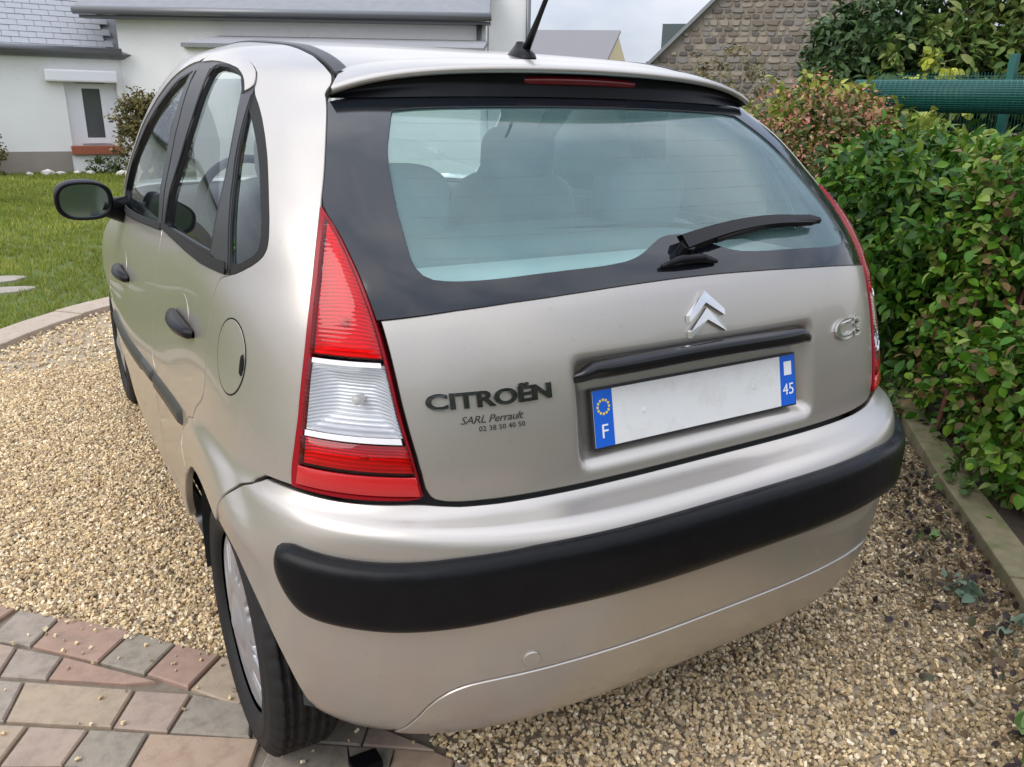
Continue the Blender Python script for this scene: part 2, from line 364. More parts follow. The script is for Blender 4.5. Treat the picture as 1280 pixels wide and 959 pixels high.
def panel(name, outline, m, parent, step=.022, holes=(), gap=.0016, lip=.014, off=0.0, disp=None, right=False, smooth_it=1, pad=0.0, rings=()):
    """one sheet of the skin cut to an outline, with a rolled edge"""
    P = to_q(outline)
    if smooth_it: P = chaikin(P, smooth_it)
    P = resample(P, step*.85)
    H = []
    for h in holes:
        h = to_q(h); h = chaikin(h, smooth_it) if smooth_it else h; H.append(shrink(resample(h, step*.85), -gap))
    if pad: P = shrink(P, -pad)
    B = shrink(P, gap); lo, hi = B.min(0), B.max(0)
    gx, gy = np.meshgrid(np.arange(lo[0], hi[0], step), np.arange(lo[1], hi[1], step)); g = np.stack([gx.ravel()+(np.round((gy.ravel()-lo[1])/step) % 2)*step*.5, gy.ravel()], 1)
    k = inside(g, B) & (bdist(g, B) > max([step*.62]+[d_+step*.6 for d_ in rings]))
    for h in H: k &= ~inside(g, h) & (bdist(g, h) > step*.62)
    g = g[k]
    for d_ in rings:                # rows of points that follow the edge, so that a rounded edge stays even
        rg = resample(shrink(B, d_), max(step*.9, d_*.8)); rg = rg[inside(rg, B)]; rg = rg[np.abs(bdist(rg, B)-d_) < d_*.25]; g = np.concatenate([g, rg])
    loops = [B]+H; pts = np.concatenate(loops+[g]); edges = []; base = 0; idx = []
    for lp in loops:
        n = len(lp); edges += [(base+i, base+(i+1) % n) for i in range(n)]; idx.append(np.arange(base, base+n)); base += n
    r = delaunay_2d_cdt([Vector(p) for p in pts], edges, [], 0, 1e-7, False)
    q = np.array([v[:] for v in r[0]]); F = np.array([f for f in r[2] if len(f) == 3]); cen = q[F].mean(1)
    ok = inside(cen, B)
    for h in H: ok &= ~inside(cen, h)
    F = F[ok]; tq = q[F]; e_ = np.stack([tq[:, 1]-tq[:, 0], tq[:, 2]-tq[:, 1], tq[:, 0]-tq[:, 2]], 1); ar_ = np.abs(e_[:, 0, 0]*e_[:, 1, 1]-e_[:, 0, 1]*e_[:, 1, 0]); F = F[ar_ > .06*(e_**2).sum(-1).max(1)]
    d = np.full(len(q), off) if disp is None else off+disp(q, B)
    X, n3 = skin(q, d)
    fn = np.cross(X[F[:, 1]]-X[F[:, 0]], X[F[:, 2]]-X[F[:, 0]]); fl = (fn*n3[F[:, 0]]).sum(1) < 0; F[fl] = F[fl][:, ::-1]
    V = [X]; FF = [tuple(f) for f in F]; nv = len(X)
    for li, lp in enumerate(loops):
        sgn = -1 if li == 0 else 1; dB = off if disp is None else (off+disp(lp, B))
        n = len(lp); X0, _ = skin(lp, dB); X1, _ = skin(shrink(lp, sgn*gap*.8 if sgn < 0 else gap*.8), (dB if np.ndim(dB) else np.full(n, dB))-gap*1.1)
        X2, _ = skin(shrink(lp, sgn*gap*.8 if sgn < 0 else gap*.8), (dB if np.ndim(dB) else np.full(n, dB))-gap*1.1-lip)
        b0 = nv; V.append(X0); nv += n; b1 = nv; V.append(X1); nv += n; b2 = nv; V.append(X1.copy()); nv += n; b3 = nv; V.append(X2); nv += n
        for i in range(n):
            j = (i+1) % n; FF.append((b0+i, b0+j, b1+j, b1+i)); FF.append((b2+i, b2+j, b3+j, b3+i))
    V = np.concatenate(V)
    if right: V = V*np.array([-1, 1, 1]); FF = [f[::-1] for f in FF]
    o = obj(name, V, FF, m, parent, True)
    bm = bmesh.new(); bm.from_mesh(o.data); bmesh.ops.recalc_face_normals(bm, faces=bm.faces); bm.faces.ensure_lookup_table(); f0 = F[0]; nref = n3[f0[0]]*np.array([-1 if right else 1, 1, 1])
    if bm.faces[0].normal.dot(Vector(nref)) < 0: bmesh.ops.reverse_faces(bm, faces=bm.faces)
    bm.to_mesh(o.data); bm.free()
    o.data.polygons.foreach_set('use_smooth', [True]*len(o.data.polygons))
    return o
def mirror_outline(h): return h+[(-a, z) for a, z in reversed(h) if abs(a) > 1e-6]
def on_rear(x, z, off=0.0):
    q = to_q([(a_x(x, z), z)]); p, n = skin(q, off); return p[0], n[0]
def rear_decal(name, V, F, m, parent, x0, z0, scale=(1, 1), slope=0.0, lift=.001):
    """lay flat lettering or a badge on the tailgate: local x -> across, y -> up the skin, z -> out of it"""
    xs = x0+V[:, 0]*scale[0]; zs = z0+V[:, 1]*scale[1]+slope*V[:, 0]
    P = []
    for x, z, d in zip(xs, zs, V[:, 2]):
        p, n = on_rear(x, z, lift+d); P.append(p)
    return obj(name, P, F, m, parent)

# ------------------------------------------------------------------ car materials
PAINT = mat('champagne_paint', (.455, .422, .378), rough=.32, metal=.70, coat=.5, coatr=.04, var=(3.0, 1.0, (.475, .44, .395)), grime=(70, .60, .80, (.37, .335, .29)))
BLACKP = mat('black_trim_plastic', (.004, .0042, .005), rough=.32, spec=.15, var=(25, 1, (.007, .007, .008)))
GLOSSB = mat('gloss_black', (.006, .0065, .008), rough=.14, spec=.4)
FRIT = mat('window_border_black', (.010, .012, .015), rough=.08, spec=.55)
RUBBER = mat('rubber', (.010, .010, .010), rough=.7, spec=.3, var=(30, 1, (.017, .016, .015)), bump=(160, .2, .001))
GREYTRIM = mat('pillar_trim', (.020, .021, .022), rough=.42)
TAUPE = mat('taupe_rubbing_strip', (.030, .028, .025), rough=.42)
CHROME = mat('chrome', (.80, .80, .80), rough=.16, metal=1.0, var=(40, 1, (.62, .62, .62)))
DARKCHROME = mat('worn_chrome', (.07, .07, .07), rough=.2, metal=1.0, var=(120, .8, (.16, .16, .16)))
GLASS = glass_mat('rear_glass', (.80, .985, .96), refl=.50, film=.115, filmcol=(.50, .86, .83))  # mint film puts the milky sky reflection into the pane's colour
SIDEGLASS = glass_mat('side_glass', (.88, .95, .93), refl=.5, film=.012)
SCREEN = glass_mat('windscreen_glass', (.93, .98, .97), refl=.3, film=.01)
MIRROR = mat('mirror_glass', (.42, .50, .54), rough=.06, metal=1.0)
def lens_mat(name, col, deep, scale, rough=.12):
    m = mat(name, col, rough=.3, coat=.55, coatr=.03, spec=.3); t = m.node_tree; b = t.nodes['Principled BSDF']
    tcn = N(t, 'ShaderNodeTexCoord'); w = N(t, 'ShaderNodeTexWave'); w.wave_type = 'BANDS'; w.bands_direction = 'Z'; w.inputs['Scale'].default_value = scale; w.inputs['Distortion'].default_value = 1.2
    w.inputs['Detail'].default_value = 2; rr = N(t, 'ShaderNodeValToRGB'); rr.color_ramp.elements[0].color = (*deep, 1); rr.color_ramp.elements[1].color = (*col, 1); rr.color_ramp.elements[0].position = .05; rr.color_ramp.elements[1].position = .75
    bp = N(t, 'ShaderNodeBump'); bp.inputs['Strength'].default_value = .28; bp.inputs['Distance'].default_value = .002
    t.links.new(tcn.outputs['Object'], w.inputs['Vector']); t.links.new(w.outputs['Fac'], rr.inputs['Fac']); t.links.new(rr.outputs['Color'], b.inputs['Base Color'])
    t.links.new(w.outputs['Fac'], bp.inputs['Height']); t.links.new(bp.outputs['Normal'], b.inputs['Normal'])
    return m
LENSR = lens_mat('red_lens', (.60, .006, .014), (.36, .003, .008), 60)
LENSD = mat('deep_red_lens', (.28, .006, .010), rough=.1, coat=1, var=(35, .8, (.55, .012, .016)))
LENSB = mat('red_reflector', (.50, .008, .012), rough=.2, coat=1, bump=(500, .3, .001))
LENSRIM = mat('dark_red_rim', (.26, .004, .010), rough=.25, spec=.25)
def clear_lens():
    m = mat('clear_lens', (.72, .74, .76), rough=.12, metal=.9, coat=1.0, coatr=.02); t = m.node_tree; b = t.nodes['Principled BSDF']
    tcn = N(t, 'ShaderNodeTexCoord'); mpn = N(t, 'ShaderNodeMapping'); mpn.inputs['Scale'].default_value = (90, 90, 9)
    v = N(t, 'ShaderNodeTexNoise'); v.inputs['Scale'].default_value = 1.0; v.inputs['Detail'].default_value = 4
    rr = N(t, 'ShaderNodeValToRGB'); rr.color_ramp.elements[0].position = .38; rr.color_ramp.elements[1].position = .62; rr.color_ramp.elements[0].color = (.22, .23, .24, 1); rr.color_ramp.elements[1].color = (.80, .82, .84, 1)
    w = N(t, 'ShaderNodeTexWave'); w.wave_type = 'BANDS'; w.bands_direction = 'Z'; w.inputs['Scale'].default_value = 70
    bp = N(t, 'ShaderNodeBump'); bp.inputs['Strength'].default_value = .5; bp.inputs['Distance'].default_value = .003
    t.links.new(tcn.outputs['Object'], mpn.inputs['Vector']); t.links.new(mpn.outputs['Vector'], v.inputs['Vector']); t.links.new(v.outputs['Fac'], rr.inputs['Fac']); t.links.new(rr.outputs['Color'], b.inputs['Base Color'])
    t.links.new(tcn.outputs['Object'], w.inputs['Vector']); t.links.new(w.outputs['Fac'], bp.inputs['Height']); t.links.new(bp.outputs['Normal'], b.inputs['Normal'])
    return m
LENSC = clear_lens()
LENSW = mat('white_lens_edge', (.80, .80, .80), rough=.2, coat=1)
CLOTH = mat('grey_seat_cloth', (.17, .18, .185), rough=.9, var=(60, 1, (.21, .22, .225)), bump=(300, .3, .002))
SHELF = mat('pale_shelf_felt', (.60, .62, .61), rough=.95, var=(80, 1, (.66, .68, .67)))
LINER = mat('headliner', (.42, .43, .41), rough=.95)
DARKIN = mat('dark_interior', (.03, .031, .032), rough=.85)
PLATEW = mat('plate_white', (.78, .78, .76), rough=.3, coat=.4, grime=(18, .5, .85, (.62, .60, .55)))
PLATEB = mat('plate_blue', (.01, .12, .62), rough=.3, coat=.4)
INK = mat('black_ink', (.02, .02, .02), rough=.5)
WHITEINK = mat('white_ink', (.85, .85, .85), rough=.5)
SILVER = mat('silver_hubcap', (.36, .36, .37), rough=.38, metal=.5, var=(50, 1, (.30, .30, .31)), grime=(60, .55, .8, (.35, .33, .30)))
SLOT = mat('bright_hubcap_slot', (.82, .82, .84), rough=.35, metal=.2)

# ------------------------------------------------------------------ the car
car = tag(empty('hatchback_car'), 'champagne beige five-door hatchback parked on the gravel with its tailgate towards the pavers', 'car')
LI = [(.624,1.187),(.614,1.149),(.607,1.096),(.599,1.022),(.593,.955),(.586,.871),(.573,.793),(.566,.747)]     # inner edge of the tail lamp
LOUT = [(.738,.738),(.722,.831),(.705,.921),(.680,1.03),(.651,1.122),(.624,1.187)]                            # outer edge, bottom to top
GT = [(.599,1.022),(.442,1.043),(.235,1.055),(.08,1.0595),(.0,1.060)]                                         # lower edge of the rear window
# rear window
outer = rx((.0,1.384),(.20,1.381),(.40,1.374),(.50,1.366),(.541,1.357),(.576,1.294),(.616,1.206),(.624,1.187),(.614,1.149),(.607,1.096))+rx(*GT)
outer_full = mirror_outline([p for p in rx((.50,1.366),(.541,1.357),(.576,1.294),(.616,1.206))+rx(*LI[:4])+rx(*GT[1:])]+[])
outer_full = rx((.0,1.384),(.20,1.381),(.40,1.374))+outer_full+[(-a, z) for a, z in reversed(rx((.20,1.381),(.40,1.374)))]
clearh = rx((.0,1.357),(.20,1.355),(.38,1.350),(.440,1.344),(.456,1.325),(.495,1.268),(.516,1.193),(.523,1.142),(.527,1.110),(.520,1.090),(.495,1.0815),(.418,1.082),(.315,1.088),(.150,1.092),(.098,1.103),(.055,1.120),(.03,1.128),(.0,1.130))
clear = clearh[:-1]+[(-a, z) for a, z in reversed(clearh[1:])]
rw = panel('rear_window', outer_full, FRIT, car, step=.022, holes=[clear], gap=.0012, lip=.006, off=-.001)
panel('window_pane', clear, GLASS, rw, step=.022, gap=.0005, lip=.0005, off=-.0055, pad=.006)
for zz in (1.115, 1.145, 1.175, 1.205, 1.235, 1.265, 1.295, 1.325):          # heater wires printed on the pane
    w = .505-(zz-1.13)*.25; xs_ = np.linspace(-w, w, 60)
    if zz < 1.14: xs_ = np.linspace(-w, -.10, 30)
    mb = MB()
    for a, b in zip(xs_[:-1], xs_[1:]):
        if b-a > .1: continue
        p0, n0 = on_rear(a, zz, -.0050); p1, _ = on_rear(b, zz, -.0050); dz = Vector((0, .00012, .00016)); p0, p1 = Vector(p0), Vector(p1); mb.add([p0-dz, p1-dz, p1+dz, p0+dz], [(0, 1, 2, 3)])
    mb.build('heater_wire', mat('heater_wire_brown', (.16, .17, .16), rough=.6) if zz == 1.115 else bpy.data.materials['heater_wire_brown'], rw)
# tailgate
tg = mirror_outline(rx((.0,.7335))+rx((.30,.733),(.50,.7315),(.545,.7355),(.5605,.748))+rx(*LI[::-1][1:5])+rx(*GT[1:]))
tg = rx((.0,.7335),(.30,.733),(.50,.7315),(.545,.7355),(.5605,.748),*[(x-.006, z) for x, z in LI[::-1][1:5]],*GT[1:])
tg = tg+[(-a, z) for a, z in reversed(tg[1:-1])]
def sst(v, a, b): t = np.clip((v-a)/(b-a), 0, 1); return t*t*(3-2*t)
def gate_disp(q, B):
    a, z = to_s(q); P = surf(a, z); x = np.abs(P[:, 0])
    mk = sst(x, .300, .272)*sst(z, .754, .782)*sst(z, .950, .925)
    return -.031*mk
tgo = panel('tailgate', tg, PAINT, car, step=.0095, gap=.0016, lip=.02, disp=gate_disp)
# number plate and its light bar
def plate_pt(u, v, d=0.0):     # u across, v up, on the plate's plane
    s, c = math.sin(.214), math.cos(.214); return Vector((u, -.517+v*s-d*c, .779+v*c+d*s*-1*-1))
def plate_quad(name, u0, u1, v0, v1, d0, d1, m, par):
    mb = MB(); P = [plate_pt(u, v, d) for d in (d0, d1) for u, v in ((u0, v0), (u1, v0), (u1, v1), (u0, v1))]
    mb.add(P, [(0, 3, 2, 1), (4, 5, 6, 7), (0, 1, 5, 4), (1, 2, 6, 5), (2, 3, 7, 6), (3, 0, 4, 7)]); return mb.build(name, m, par, bevel=.001 if d1-d0 > .003 else 0)
pl = plate_quad('number_plate', -.2575, .2575, 0, .110, -.004, .004, INK, car)
tag(pl, 'white number plate with blue end bands in the tailgate recess')
plate_quad('plate_face', -.2535, .2535, .004, .106, .004, .0052, PLATEW, pl)
plate_quad('blue_band', -.2535, -.212, .004, .106, .0052, .0060, PLATEB, pl)
plate_quad('blue_band', .212, .2535, .004, .106, .0052, .0060, PLATEB, pl)
def plate_text(body, u, v, size, m, name='lettering'):
    V_, F_ = text_mesh(body, size, extrude=.0003); obj(name, [plate_pt(u+p[0], v+p[1], .0066+p[2]) for p in V_], F_, m, pl)
plate_text('F', -.241, .020, .036, WHITEINK); plate_text('45', .2165, .026, .033, WHITEINK)
for u_ in (-.14, .14):
    mb = MB(); mb.tube([plate_pt(u_, .055, .004), plate_pt(u_, .055, .0068)], [.0055, .0045], 12); mb.build('plate_rivet', PLATEW, pl)
st = MB()
for k in range(12):
    a = 2*math.pi*k/12; c = (-.2325+.0125*math.cos(a), .076+.0125*math.sin(a)); st.add([plate_pt(c[0]-.0022, c[1]-.0022, .0064), plate_pt(c[0]+.0022, c[1]-.0022, .0064), plate_pt(c[0]+.0022, c[1]+.0022, .0064), plate_pt(c[0]-.0022, c[1]+.0022, .0064)], [(0, 1, 2, 3)])
st.build('star_ring', mat('star_yellow', (.85, .65, .05), rough=.5), pl)
plate_quad('region_mark', .2225, .2435, .066, .094, .0060, .0066, WHITEINK, pl)
G = []
for s in np.linspace(-1, 1, 49):
    x = .298*s; e = (1-abs(s)**7)**.5 if abs(s) < 1 else 0; hgt = .0165*(.55+.45*e) * (1-.35*max(0, abs(s)-.86)/.14); dep = .030*e+.004; zc = .931-.006*s*s-.014*max(0, abs(s)-.88)/.12*abs(s)
    p, n = on_rear(x, .931, 0); ring = []
    for k in range(14):
        a = 2*math.pi*k/14; ca, sa = math.cos(a), math.sin(a); ring.append((x, p[1]-dep*.5*(1+np.sign(ca)*abs(ca)**.7)+.008, zc+hgt*np.sign(sa)*abs(sa)**.7+.004*(ca > 0)*0))
    G.append(ring+[ring[0]])
grid_obj('light_bar', G, GLOSSB, tgo)
# badge and lettering
def chevron(z_apex, drop, half, th):
    P = [(-half, -drop-.004), (0, 0), (half, -drop), (half, -drop-th*.55), (0, -th), (-half, -drop-th*.75)]
    V_ = []; F_ = []
    for d in (0, .0075):
        for x, z in P: V_.append((x*(1 if d == 0 else .93), z-(0 if d == 0 else .0006), d))
    V_ = np.array(V_); n = 6; F_ = [(0, 1, 4, 5), (1, 2, 3, 4), (6, 11, 10, 7), (7, 10, 9, 8)]+[(i, (i+1) % n, n+(i+1) % n, n+i) for i in range(n)]
    return rear_decal('chevron_badge', V_, F_, CHROME, tgo, .004, z_apex)
chevron(1.034, .036, .0475, .0205); chevron(1.004, .034, .0475, .0205)
V_, F_ = text_mesh('CITROËN', .047, spacing=1.02, extrude=.0022, offset=.0018, res=5)
w = V_[:, 0].max()-V_[:, 0].min(); V_[:, 0] -= V_[:, 0].min(); V_[:, 2] += .0022
rear_decal('maker_lettering', V_, F_, DARKCHROME, tgo, -.549, .886, scale=(.206/w, .72), slope=.030)
V_, F_ = text_mesh('C3', .060, spacing=1.0, extrude=.0030, offset=.0012, res=6); V_[:, 0] -= V_[:, 0].min(); w = V_[:, 0].max(); V_[:, 2] += .0028
rear_decal('model_lettering', V_, F_, CHROME, tgo, .375, .896, scale=(.112/w, .95))
V_, F_ = text_mesh('SARL Perrault', .022, shear=.35, spacing=.92, extrude=.0002, res=2); V_[:, 0] -= V_[:, 0].min(); w = V_[:, 0].max()
rear_decal('dealer_sticker', V_, F_, INK, tgo, -.500, .8605, scale=(.105/w, .8), slope=.02)
V_, F_ = text_mesh('02 38 50 40 50', .016, extrude=.0002, res=2); V_[:, 0] -= V_[:, 0].min(); w = V_[:, 0].max()
rear_decal('dealer_sticker', V_, F_, INK, tgo, -.472, .8475, scale=(.078/w, .75), slope=.02)
# rear wiper
def gl_pt(x, z, off): p, n = on_rear(x, z, off); return Vector(p)
wp = MB(); wp.tube([gl_pt(-.006, 1.098, .0), gl_pt(-.006, 1.100, .022)], [.016, .014], 16)
wob = wp.build('wiper', BLACKP, car, smooth=False)
arm = []
for t in np.linspace(0, 1, 26):
    x = -.012+.425*t; z = 1.103+.030*math.sin(min(1, t*1.25)*math.pi*.55)-.008*t*t; o = .022-.006*t; wd = (.0150-.005*t) if t < .93 else .010*(1-t)/.07+.002; th = .010-.004*t
    a, b, c, d = gl_pt(x, z-wd*.8, o-th), gl_pt(x, z-wd*.6, o+th*.4), gl_pt(x, z+wd*.7, o+th*.4), gl_pt(x, z+wd, o-th); arm.append([a, b, c, d, a])
grid_obj('wiper_arm', [[tuple(p) for p in r_] for r_ in arm], BLACKP, wob, smooth=False)
bl = []
for t in np.linspace(0, 1, 20):
    x = .075+.335*t; z = 1.108+.019*math.sin(t*math.pi*.7); bl.append([tuple(gl_pt(x, z+a, b)) for a, b in ((-.005, .012), (-.003, .020), (.003, .020), (.003, .012), (.0, .0015), (-.005, .012))])
grid_obj('wiper_blade', bl, RUBBER, wob, smooth=False)
wash = []
for t in np.linspace(-1, 1, 9): wash.append((t*.055, 1.078-.006*abs(t)))
mb = MB(); mb.tube([gl_pt(-.075, 1.0785, .004), gl_pt(-.03, 1.083, .012), gl_pt(.02, 1.083, .012), gl_pt(.06, 1.0785, .004)], [.004, .009, .009, .004], 10); mb.build('wiper_motor_cap', BLACKP, wob, smooth=True)
# tail lamps
def lamp_outline(zlo, zhi, sh=.0):
    inn = [(x, z) for x, z in LI]; ou = LOUT
    iz = np.array([z for _, z in inn][::-1]); ix = np.array([x for x, _ in inn][::-1]); oz = np.array([z for _, z in ou]); ox = np.array([x for x, _ in ou])
    zs = np.linspace(zlo, zhi, 9); L = [(float(np.interp(z, iz, ix))+sh, float(z)) for z in zs]; Rr = [(float(np.interp(z, oz, ox))-sh*1.6, float(z)) for z in zs[::-1]]
    return rx(*L, *Rr)
def bulge(h):
    def f(q, B): d = bdist(q, B); return h*np.sqrt(1-(1-np.clip(d/.03, 0, 1))**2)
    return f
def cover_mat(name, tint, ribs, rough=.02):
    m = glass_mat(name, tint, refl=.42, rough=rough); t = m.node_tree; tcn = N(t, 'ShaderNodeTexCoord'); w = N(t, 'ShaderNodeTexWave'); w.wave_type = 'BANDS'; w.bands_direction = 'Z'; w.inputs['Scale'].default_value = ribs; w.inputs['Distortion'].default_value = .6
    bp = N(t, 'ShaderNodeBump'); bp.inputs['Strength'].default_value = .10; bp.inputs['Distance'].default_value = .001; t.links.new(tcn.outputs['Object'], w.inputs['Vector']); t.links.new(w.outputs['Fac'], bp.inputs['Height'])
    for n_ in t.nodes:
        if n_.type in ('BSDF_GLOSSY', 'FRESNEL'): t.links.new(bp.outputs['Normal'], n_.inputs['Normal'])
    return m
COVR = cover_mat('red_cover', (.92, .04, .06), 45); COVC = cover_mat('clear_cover', (.97, .98, .99), 45); COVD = cover_mat('deep_red_cover', (.80, .018, .030), 30)
def bowl_mat(name, c1, c2):
    m = mat(name, c1, rough=.35, metal=.25); t = m.node_tree; b = t.nodes['Principled BSDF']; tcn = N(t, 'ShaderNodeTexCoord'); mpn = N(t, 'ShaderNodeMapping'); mpn.inputs['Scale'].default_value = (14, 14, 55)
    v = N(t, 'ShaderNodeTexWave'); v.wave_type = 'BANDS'; v.bands_direction = 'Z'; v.inputs['Scale'].default_value = 1.0; v.inputs['Distortion'].default_value = .8; v.inputs['Detail'].default_value = 2; rr = N(t, 'ShaderNodeValToRGB'); rr.color_ramp.elements[0].position = .1; rr.color_ramp.elements[1].position = .7; rr.color_ramp.elements[0].color = (*c2, 1); rr.color_ramp.elements[1].color = (*c1, 1)
    bp = N(t, 'ShaderNodeBump'); bp.inputs['Strength'].default_value = .6; bp.inputs['Distance'].default_value = .002
    t.links.new(tcn.outputs['Object'], mpn.inputs['Vector']); t.links.new(mpn.outputs['Vector'], v.inputs['Vector']); t.links.new(v.outputs['Fac'], rr.inputs['Fac']); t.links.new(rr.outputs['Color'], b.inputs['Base Color']); t.links.new(v.outputs['Fac'], bp.inputs['Height']); t.links.new(bp.outputs['Normal'], b.inputs['Normal'])
    return m
BOWL = bowl_mat('lamp_reflector_silver', (.97, .97, .98), (.62, .63, .65)); BOWLR = bowl_mat('lamp_reflector_ribbed', (.97, .90, .90), (.66, .58, .58))
def bowl(depth):
    def f(q, B): d = bdist(q, B); return -depth*np.clip(d/.035, 0, 1)**.6
    return f
edge = lambda q, B: .0035*np.clip(bdist(q, B)/.010, 0, 1)**.5
for right in (False, True):
    sxl = 1 if right else -1
    lam = panel('tail_lamp', rx(*LI[1:], (.575,.7385), (.624,.7365), (.683,.7355), (.722,.737), *LOUT), LENSRIM, car, step=.014, gap=.0018, lip=.03, off=.0045, right=right, holes=[lamp_outline(.745, 1.172, .0055)], smooth_it=1)
    for z0, z1, cov, bw, dep in ((.962, 1.168, COVR, BOWLR, .016), (.838, .956, COVC, BOWL, .034), (.782, .830, COVD, BOWLR, .010)):
        nm_ = {COVR: 'red_lens', COVC: 'clear_lens', COVD: 'fog_lens'}[cov]
        panel(nm_, lamp_outline(z0, z1, .004), cov, lam, step=.012, gap=.001, lip=.004, off=.0082, right=right, smooth_it=0, disp=edge)
        panel('lamp_bowl', lamp_outline(z0+.002, z1-.002, .006), bw, lam, step=.010, gap=.001, lip=.001, off=.0015, right=right, smooth_it=0, disp=bowl(dep))
    for z0, z1 in ((.950, .958), (.832, .8415)):
        panel('lens_edge', lamp_outline(z0, z1, .008), LENSW, lam, step=.012, gap=.0004, lip=.002, off=.0119, right=right, smooth_it=0)
    for zb in (.897, 1.02, .806):
        pb, nb = on_rear(sxl*(.645 if zb < 1 else .645), zb, -.006); pb = Vector(pb); nb = Vector(nb); mb = MB(); mb.tube([pb-nb*.022, pb, pb+nb*.004], [.009, .009, .004], 12); mb.build('bulb', mat('bulb_glass', (.75, .72, .66), rough=.15, coat=1), lam, smooth=True)
    panel('reflector', lamp_outline(.747, .779, .004), LENSB, lam, step=.012, gap=.001, lip=.004, off=.0090, right=right, smooth_it=0, disp=edge)

def arch_flare(q, B):
    a, z = to_s(q); P = surf(a, z); r_ = np.hypot(P[:, 1], P[:, 2]-.292); return .011*sst(r_, .455, .405)*(np.abs(P[:, 0]) > .6)
# rear bumper: painted cover with a lower valance under a crease
def arc(cy, cz, rad, a0, a1, n=14): return [(cy+rad*math.cos(R(t)), cz+rad*math.sin(R(t))) for t in np.linspace(a0, a1, n)]
CR = [(.615,.262),(.600,.312),(.577,.370),(.545,.402),(.512,.415),(.452,.424),(.329,.433),(.16,.434),(.0,.434)]
side_b = sy((-.238,.732), (-.20,.70), (-.165,.668), (-.143,.640))+sy(*arc(0, .292, .345, 113, 186, 12))
half = rx((.0,.7275), (.30,.727), (.50,.7255), (.55,.7295), (.575,.7325), (.624,.7305), (.683,.7295), (.722,.731), (.738,.732))+side_b+rx((.69,.252), (.645,.252))+rx(*CR)
bump_o = half+[(-a, z) for a, z in reversed(half[1:-1])]
bum = panel('rear_bumper', bump_o, PAINT, car, step=.015, gap=.0016, lip=.03, disp=lambda q, B: arch_flare(q, B)*sst(to_s(q)[1], .56, .66))
vh = rx(*CR[::-1])+rx((.60,.252), (.50,.250), (.25,.2475), (.0,.247)); vo = vh+[(-a, z) for a, z in reversed(vh[1:-1])]
panel('lower_valance', vo, PAINT, bum, step=.017, gap=.0016, lip=.06, off=.0032)
SU = [(.0,.6865),(.158,.686),(.405,.683),(.463,.677),(.542,.669),(.589,.661),(.645,.654),(.699,.653),(.746,.657)]
SL = [(.746,.537),(.715,.530),(.648,.529),(.59,.535),(.464,.557),(.404,.565),(.16,.5655),(.0,.566)]
shh = rx(*SU)+sy((-.372,.659), (-.350,.652), (-.345,.632), (-.352,.598), (-.372,.560))+rx(*SL); sho = shh+[(-a, z) for a, z in reversed(shh[1:-1])]
def strip_disp(q, B): d = bdist(q, B); return .023*np.sqrt(1-(1-np.clip(d/.030, 0, 1))**2)+.0055
panel('bumper_rubbing_strip', sho, BLACKP, bum, step=.0078, gap=.001, lip=.006, disp=strip_disp, smooth_it=2, rings=(.0015, .004, .008, .013, .019, .026))
c0, n0 = on_rear(-.423, .455, .001); tcv = MB(); nn = Vector(n0); aa = nn.cross(Vector((0, 0, 1))).normalized(); bb = aa.cross(nn)
tcv.add([Vector(c0)+nn*d+(aa*math.cos(t)+bb*math.sin(t))*r_ for r_, d in ((.0165, -.004), (.0165, .0006), (.0150, .0022)) for t in np.linspace(0, 2*math.pi, 20, endpoint=False)], [(i*20+k, i*20+(k+1) % 20, (i+1)*20+(k+1) % 20, (i+1)*20+k) for i in range(2) for k in range(20)]+[tuple(range(40, 60))])
tcv.build('tow_eye_cover', PAINT, bum, smooth=False)

# flanks
BSP = [(.66,1.452),(.62,1.30),(.595,1.16),(.58,1.055),(.58,.90),(.59,.70),(.60,.50),(.60,.385)]         # joint between the doors
RDE = [(-.050,1.051),(-.009,1.040),(.003,1.012),(.021,.966),(.024,.922),(.033,.864),(.037,.820),(.053,.785),(.118,.747)]
GUT = [(.178,1.394),(.21,1.414),(.302,1.438),(.499,1.462),(.66,1.4675)]
GUF = [(.66,1.4675),(.785,1.466),(.90,1.449),(1.00,1.418),(1.12,1.362),(1.26,1.268),(1.36,1.185),(1.46,1.09),(1.475,1.045)]
QW = [(.159,1.374),(.083,1.338),(-.013,1.277),(-.081,1.211),(-.145,1.140),(-.158,1.107),(-.137,1.085),(-.084,1.061),(-.050,1.052)]
QWI = [(-.040,1.075),(.044,1.22),(.095,1.305),(.159,1.374)]
RW = [(.455,1.428),(.33,1.420),(.245,1.402),(.200,1.376),(.115,1.29),(.068,1.182),(.066,1.077),(.545,1.068),(.540,1.098),(.525,1.158),(.475,1.295),(.468,1.400)]
FW = [(.715,1.418),(.690,1.288),(.655,1.147),(.630,1.061),(1.11,1.035),(1.31,1.032),(1.335,1.085),(1.225,1.20),(1.04,1.317),(.86,1.395)]
